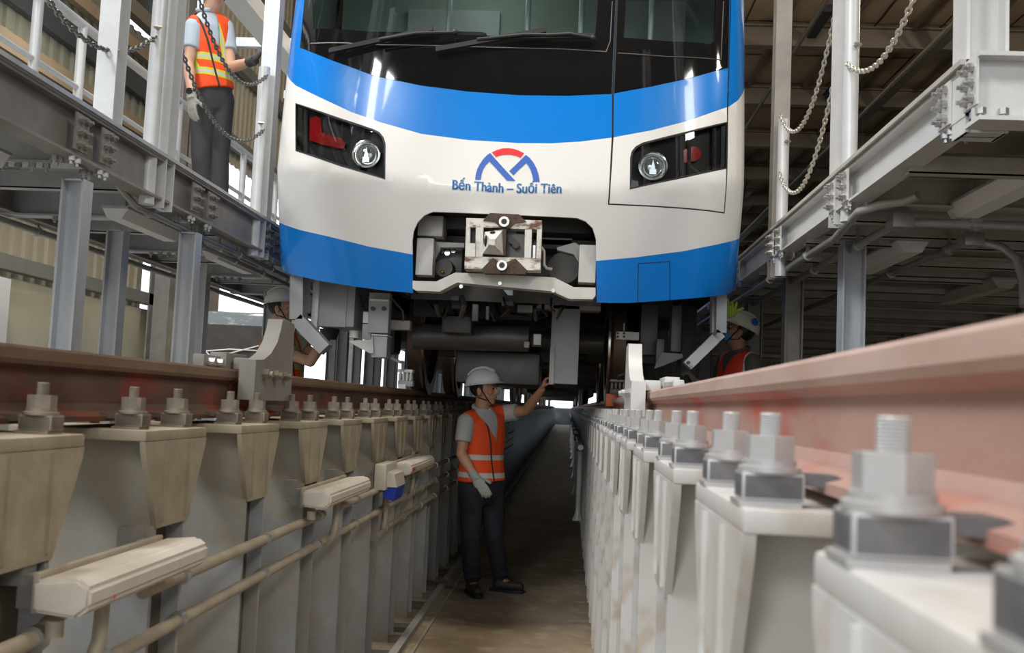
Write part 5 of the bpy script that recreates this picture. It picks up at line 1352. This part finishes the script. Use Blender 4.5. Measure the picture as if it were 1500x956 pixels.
    # helmet
    if helmet:
        tilt = J.get('helm_tilt', .10); fu = (hu * math.cos(tilt) - hd * math.sin(tilt)); ff = (hd * math.cos(tilt) + hu * math.sin(tilt)); hb = Matrix((hs, ff, fu)).transposed(); c0 = H(0, -.012, .050)
        hm = bpy.data.objects.new('helmet', None); C.objects.link(hm); hm.parent = t; hm.location = c0 - wloc(t); hm.empty_display_size = .05
        mb = MB(); mb.ball(c0, (.112 * k, .135 * k, .118 * k), 32, 20, hb)
        bmesh.ops.delete(mb.bm, geom=[v for v in mb.bm.verts if (v.co - c0).dot(fu) < -.004], context='VERTS')
        be = [e for e in mb.bm.edges if len(e.link_faces) == 1]
        rt = bmesh.ops.extrude_edge_only(mb.bm, edges=be)
        for v in [g for g in rt['geom'] if isinstance(g, bmesh.types.BMVert)]:
            dv = v.co - c0; fw = max(0, dv.dot(ff) / (.135 * k)); out = (dv - fu * dv.dot(fu)).normalized()
            v.co += out * (.008 + .050 * fw ** 1.5) * k - fu * (.010 + .012 * fw) * k
        mb.build('shell', M[helmet], hm, smooth=60)
        for x in (-.028, 0, .028):
            pts = [c0 + hs * x * k + ff * (.137 * math.cos(a) * k) * (1 - abs(x) * 1.2) + fu * (.121 * math.sin(a) * k) * (1 - abs(x) * .9) for a in [math.pi * (.22 + .56 * i / 8) for i in range(9)]]
            MB().tube(pts, .006 * k, 6).build('shell_rib', M[helmet], hm)
        for sx in (-1, 1):
            MB().tube([c0 + hs * sx * .105 * k - fu * .004, H(sx * .080, .028, -.03), H(sx * .052, .052, -.085), H(0, .058, -.112)], .0045, 6).build('chin_strap', M['black'], hm)
            MB().tube([c0 + hs * sx * .105 * k - ff * .06 * k, H(sx * .074, -.02, -.055), H(sx * .060, .04, -.075)], .004, 6).build('chin_strap', M['black'], hm)
    if extra: extra(t, H, HB, hc, hs, hd, hu)
    return t

# the worker standing in the pit, right arm down, left arm raised to the sensor mast
GP = PIT
J = dict(head=at(710, 571, 7.58), neck=at(706, 599, 7.60), sho_r=at(683, 618, 7.46), sho_l=at(735, 606, 7.74),
         elb_r=at(676, 665, 7.42), wri_r=at(697, 701, 7.31), elb_l=at(771, 601, 7.66), wri_l=at(794, 570, 7.48),
         hip_r=at(690, 716, 7.54), hip_l=at(719, 714, 7.68), knee_r=at(689, 786, 7.48), knee_l=at(724, 784, 7.66))
def foot(px, y, tx, ty):
    a = at(px, 850, y); an = V(a.x, y, GP + .105); d = V(tx, ty, 0).normalized(); return an, V(an.x, an.y, GP + .036) + d * .155
J['ank_r'], J['toe_r'] = foot(692, 7.56, .35, -.95); J['ank_l'], J['toe_l'] = foot(733, 7.74, .95, -.28)
J['hand_r'] = ((at(713, 722, 7.24) - J['wri_r']), V(-.2, .9, -.3), V(.8, -.4, 0), .30)
J['hand_l'] = (V(.35, -.15, 1.0), V(.8, -.1, -.2), V(.0, -1, .2), .75, True)
person('person in white helmet and orange vest standing in the pit, one bare hand raised', (at(708, 862, 7.6).x, 7.6, PIT), J, V(.65, -.7, 0), V(.93, -.30, .06), V(-.10, 0, 1), 'skin', 'shirt_grey', 'trousers',
       dict(name='pit', col=(.86, .085, .012), bands=[(.085, .122, SILV), (.215, .252, SILV)], v=.60, vw=.40), {'r': 'glove'}, voxel_body=.0052)

# the worker up on the left platform, holding the upright
GZ = DZ
YP = 6.72
def pw(px, py, y=YP): return at(px, py, y)
J = dict(head=pw(314, -14, 6.70), neck=pw(303, 17), sho_r=pw(284, 40, 6.62), sho_l=pw(329, 40, 6.80), elb_r=pw(276, 92, 6.56), wri_r=pw(281, 143, 6.46),
         elb_l=pw(338, 99, 6.70), wri_l=pw(371, 89, 6.52), hip_r=pw(298, 146, 6.69), hip_l=pw(324, 146, 6.78), knee_r=pw(295, 232, 6.66), knee_l=pw(321, 232, 6.74))
for sd, px in (('r', 299), ('l', 320)):
    a = at(px, 300, YP); J['ank_' + sd] = V(a.x, YP + .02, GZ + .105); J['toe_' + sd] = V(a.x + .06, YP - .12, GZ + .036)
J['hand_r'] = (V(.12, -.1, -1), V(.4, .9, 0), V(.6, -.6, 0), .22)
J['hand_l'] = (V(.65, -.2, .75), V(.8, .5, -.2), V(-.5, .1, 1), .85)
def watch(t, H, HB, hc, hs, hd, hu):
    w, e = J['wri_r'], J['elb_r']; d = (w - e).normalized(); c = w - d * .04
    MB().tube([c - d * .012, c + d * .012], .036, 18).build('watch_strap', M['watch'], t)
    MB().cyl(c + V(.0, -.034, 0), c + V(.0, -.046, 0), .021, n=18).build('watch_face', M['watch'], t)
    MB().tube([hc + hs * -.085 + hu * .03, hc + hs * -.088 - hd * .03 - hu * .02], .01, 6).build('red_strap_clip', M['print_red'], t)
person('person in orange lime banded vest on the left platform, head out of the picture', (J['neck'].x, YP, GZ), J, V(.35, -.9, 0), V(.62, -.62, .35), V(-.2, .1, 1), 'skin_pale', 'shirt_blue', 'trousers_grey',
       dict(name='platform', col=(.90, .085, .010), bands=[(.135, .149, LIME), (.149, .170, SILV), (.170, .184, LIME), (.235, .249, LIME), (.249, .270, SILV), (.270, .284, LIME)],
            verts=[(.080, .093, LIME), (.093, .110, SILV), (.110, .123, LIME)], v=.52, vw=.30), {'r': 'glove', 'l': 'glove_dark'}, extra=watch, kt=.84, k=.95)

# the worker on the floor at the left of the train, reaching behind the guard plate
YL = 7.75; GZ = HALL
def lw(px, py, y=YL): return at(px, py, y)
J = dict(head=lw(414, 452), neck=lw(407, 484, 7.77), sho_r=lw(393, 505, 7.59), sho_l=lw(428, 498, 7.93), elb_r=lw(455, 530, 7.47), wri_r=lw(474, 497, 7.50),
         elb_l=lw(462, 520, 7.90), wri_l=lw(482, 488, 7.85), hip_r=lw(405, 592, 7.67), hip_l=lw(425, 592, 7.83), knee_r=lw(408, 670, 7.65), knee_l=lw(428, 670, 7.83))
for sd, px, y in (('r', 404, 7.65), ('l', 424, 7.85)):
    a = at(px, 740, y); J['ank_' + sd] = V(a.x, y, GZ + .105); J['toe_' + sd] = V(a.x + .15, y - .04, GZ + .036)
J['hand_r'] = (V(.4, .0, .9), V(.6, .2, 0), V(0, 1, .1), .6); J['hand_l'] = (V(.4, .0, .9), V(.6, -.2, 0), V(0, -1, .1), .6)
person('person in white helmet and orange lime vest on the floor left of the train', (J['neck'].x, YL, GZ), J, V(.9, -.25, 0), V(.95, -.12, .04), V(-.05, 0, 1), 'skin_pale', 'shirt_beige', 'trousers_grey',
       dict(name='left', col=(.90, .10, .012), bands=[(.13, .145, LIME), (.145, .165, SILV), (.165, .18, LIME), (.27, .285, LIME), (.285, .305, SILV), (.305, .32, LIME)], verts=[(.085, .098, LIME), (.098, .112, SILV), (.112, .125, LIME)], v=.62), {'l': 'glove_dark'}, voxel_body=.008)

# the worker in the shade at the right of the train
YR = 8.0
def rw(px, py, y=YR): return at(px, py, y)
J = dict(head=rw(1082, 487), neck=rw(1084, 514, 8.0), sho_r=rw(1063, 530, 8.16), sho_l=rw(1102, 530, 7.84), elb_r=rw(1050, 575, 8.2), wri_r=rw(1020, 560, 8.25),
         elb_l=rw(1108, 580, 7.80), wri_l=rw(1075, 600, 7.75), hip_r=rw(1070, 612, 8.08), hip_l=rw(1094, 612, 7.92), knee_r=rw(1068, 690, 8.08), knee_l=rw(1092, 690, 7.92))
for sd, px, y in (('r', 1072, 8.1), ('l', 1096, 7.92)):
    a = at(px, 760, y); J['ank_' + sd] = V(a.x, y, GZ + .105); J['toe_' + sd] = V(a.x - .15, y + .03, GZ + .036)
J['hand_r'] = (V(-.6, .0, .8), V(-.6, .2, 0), V(0, 1, 0), .5); J['hand_l'] = (V(-1, .0, .1), V(-.2, .9, 0), V(0, -.3, 1), .5)
def mask(t, H, HB, hc, hs, hd, hu):
    mb = MB(); mb.ball(H(0, .052, -.058), (.058, .052, .050), 16, 12, HB); mb.build('face_mask', M['mask_blue'], t)
    for sx in (-1, 1): MB().tube([H(sx * .05, .05, -.03), H(sx * .078, -.01, -.01)], .003, 5).build('mask_loop', M['mask_blue'], t)
    # round print on the helmet side
    c = H(-.075, -.085, .10)
    n = (-hs * .62 - hd * .62 + hu * .45).normalized()
    MB().cyl(H(-.068, -.082, .105) , H(-.068, -.082, .105) + n * .022, .030, n=20).build('helmet_emblem', M['logo_blue'], t)
    # gloved hand laid on a hanger behind the helmet
    mb = MB(); w = H(0, .06, .02); 
person('person in cream helmet and blue face mask right of the train in the shade', (J['neck'].x, YR, GZ), J, V(-.85, .4, 0), V(-.90, .15, .30), V(.25, 0, 1), 'skin', 'shirt_dark', 'trousers',
       dict(name='right', col=(.80, .045, .012), bands=[(.13, .17, SILV), (.27, .31, SILV)], verts=[(.150, .165, SILV)], v=.62, zip=False), {'r': 'glove', 'l': 'glove'}, voxel_body=.008, helmet='helmet_cream', extra=mask)
g = MB(); c = at(1070, 456, 7.3); a = V(c.x, 7.3, c.z)
g.ball(a, (.05, .02, .045), 12, 8)
for i in range(4): g.capsule(a + V(-.035 + .024 * i, 0, .03), a + V(-.05 + .03 * i, -.01, .085 - .008 * i), .011, .009, 8)
g.capsule(a + V(.04, 0, .0), a + V(.085, -.01, .025), .012, .010, 8)
tag(link_mesh_top(g) if False else g.build('work_glove', M['glove_green'], loc=tuple(a)), 'lime green work glove tucked under the train skirt by the right worker', 'glove')
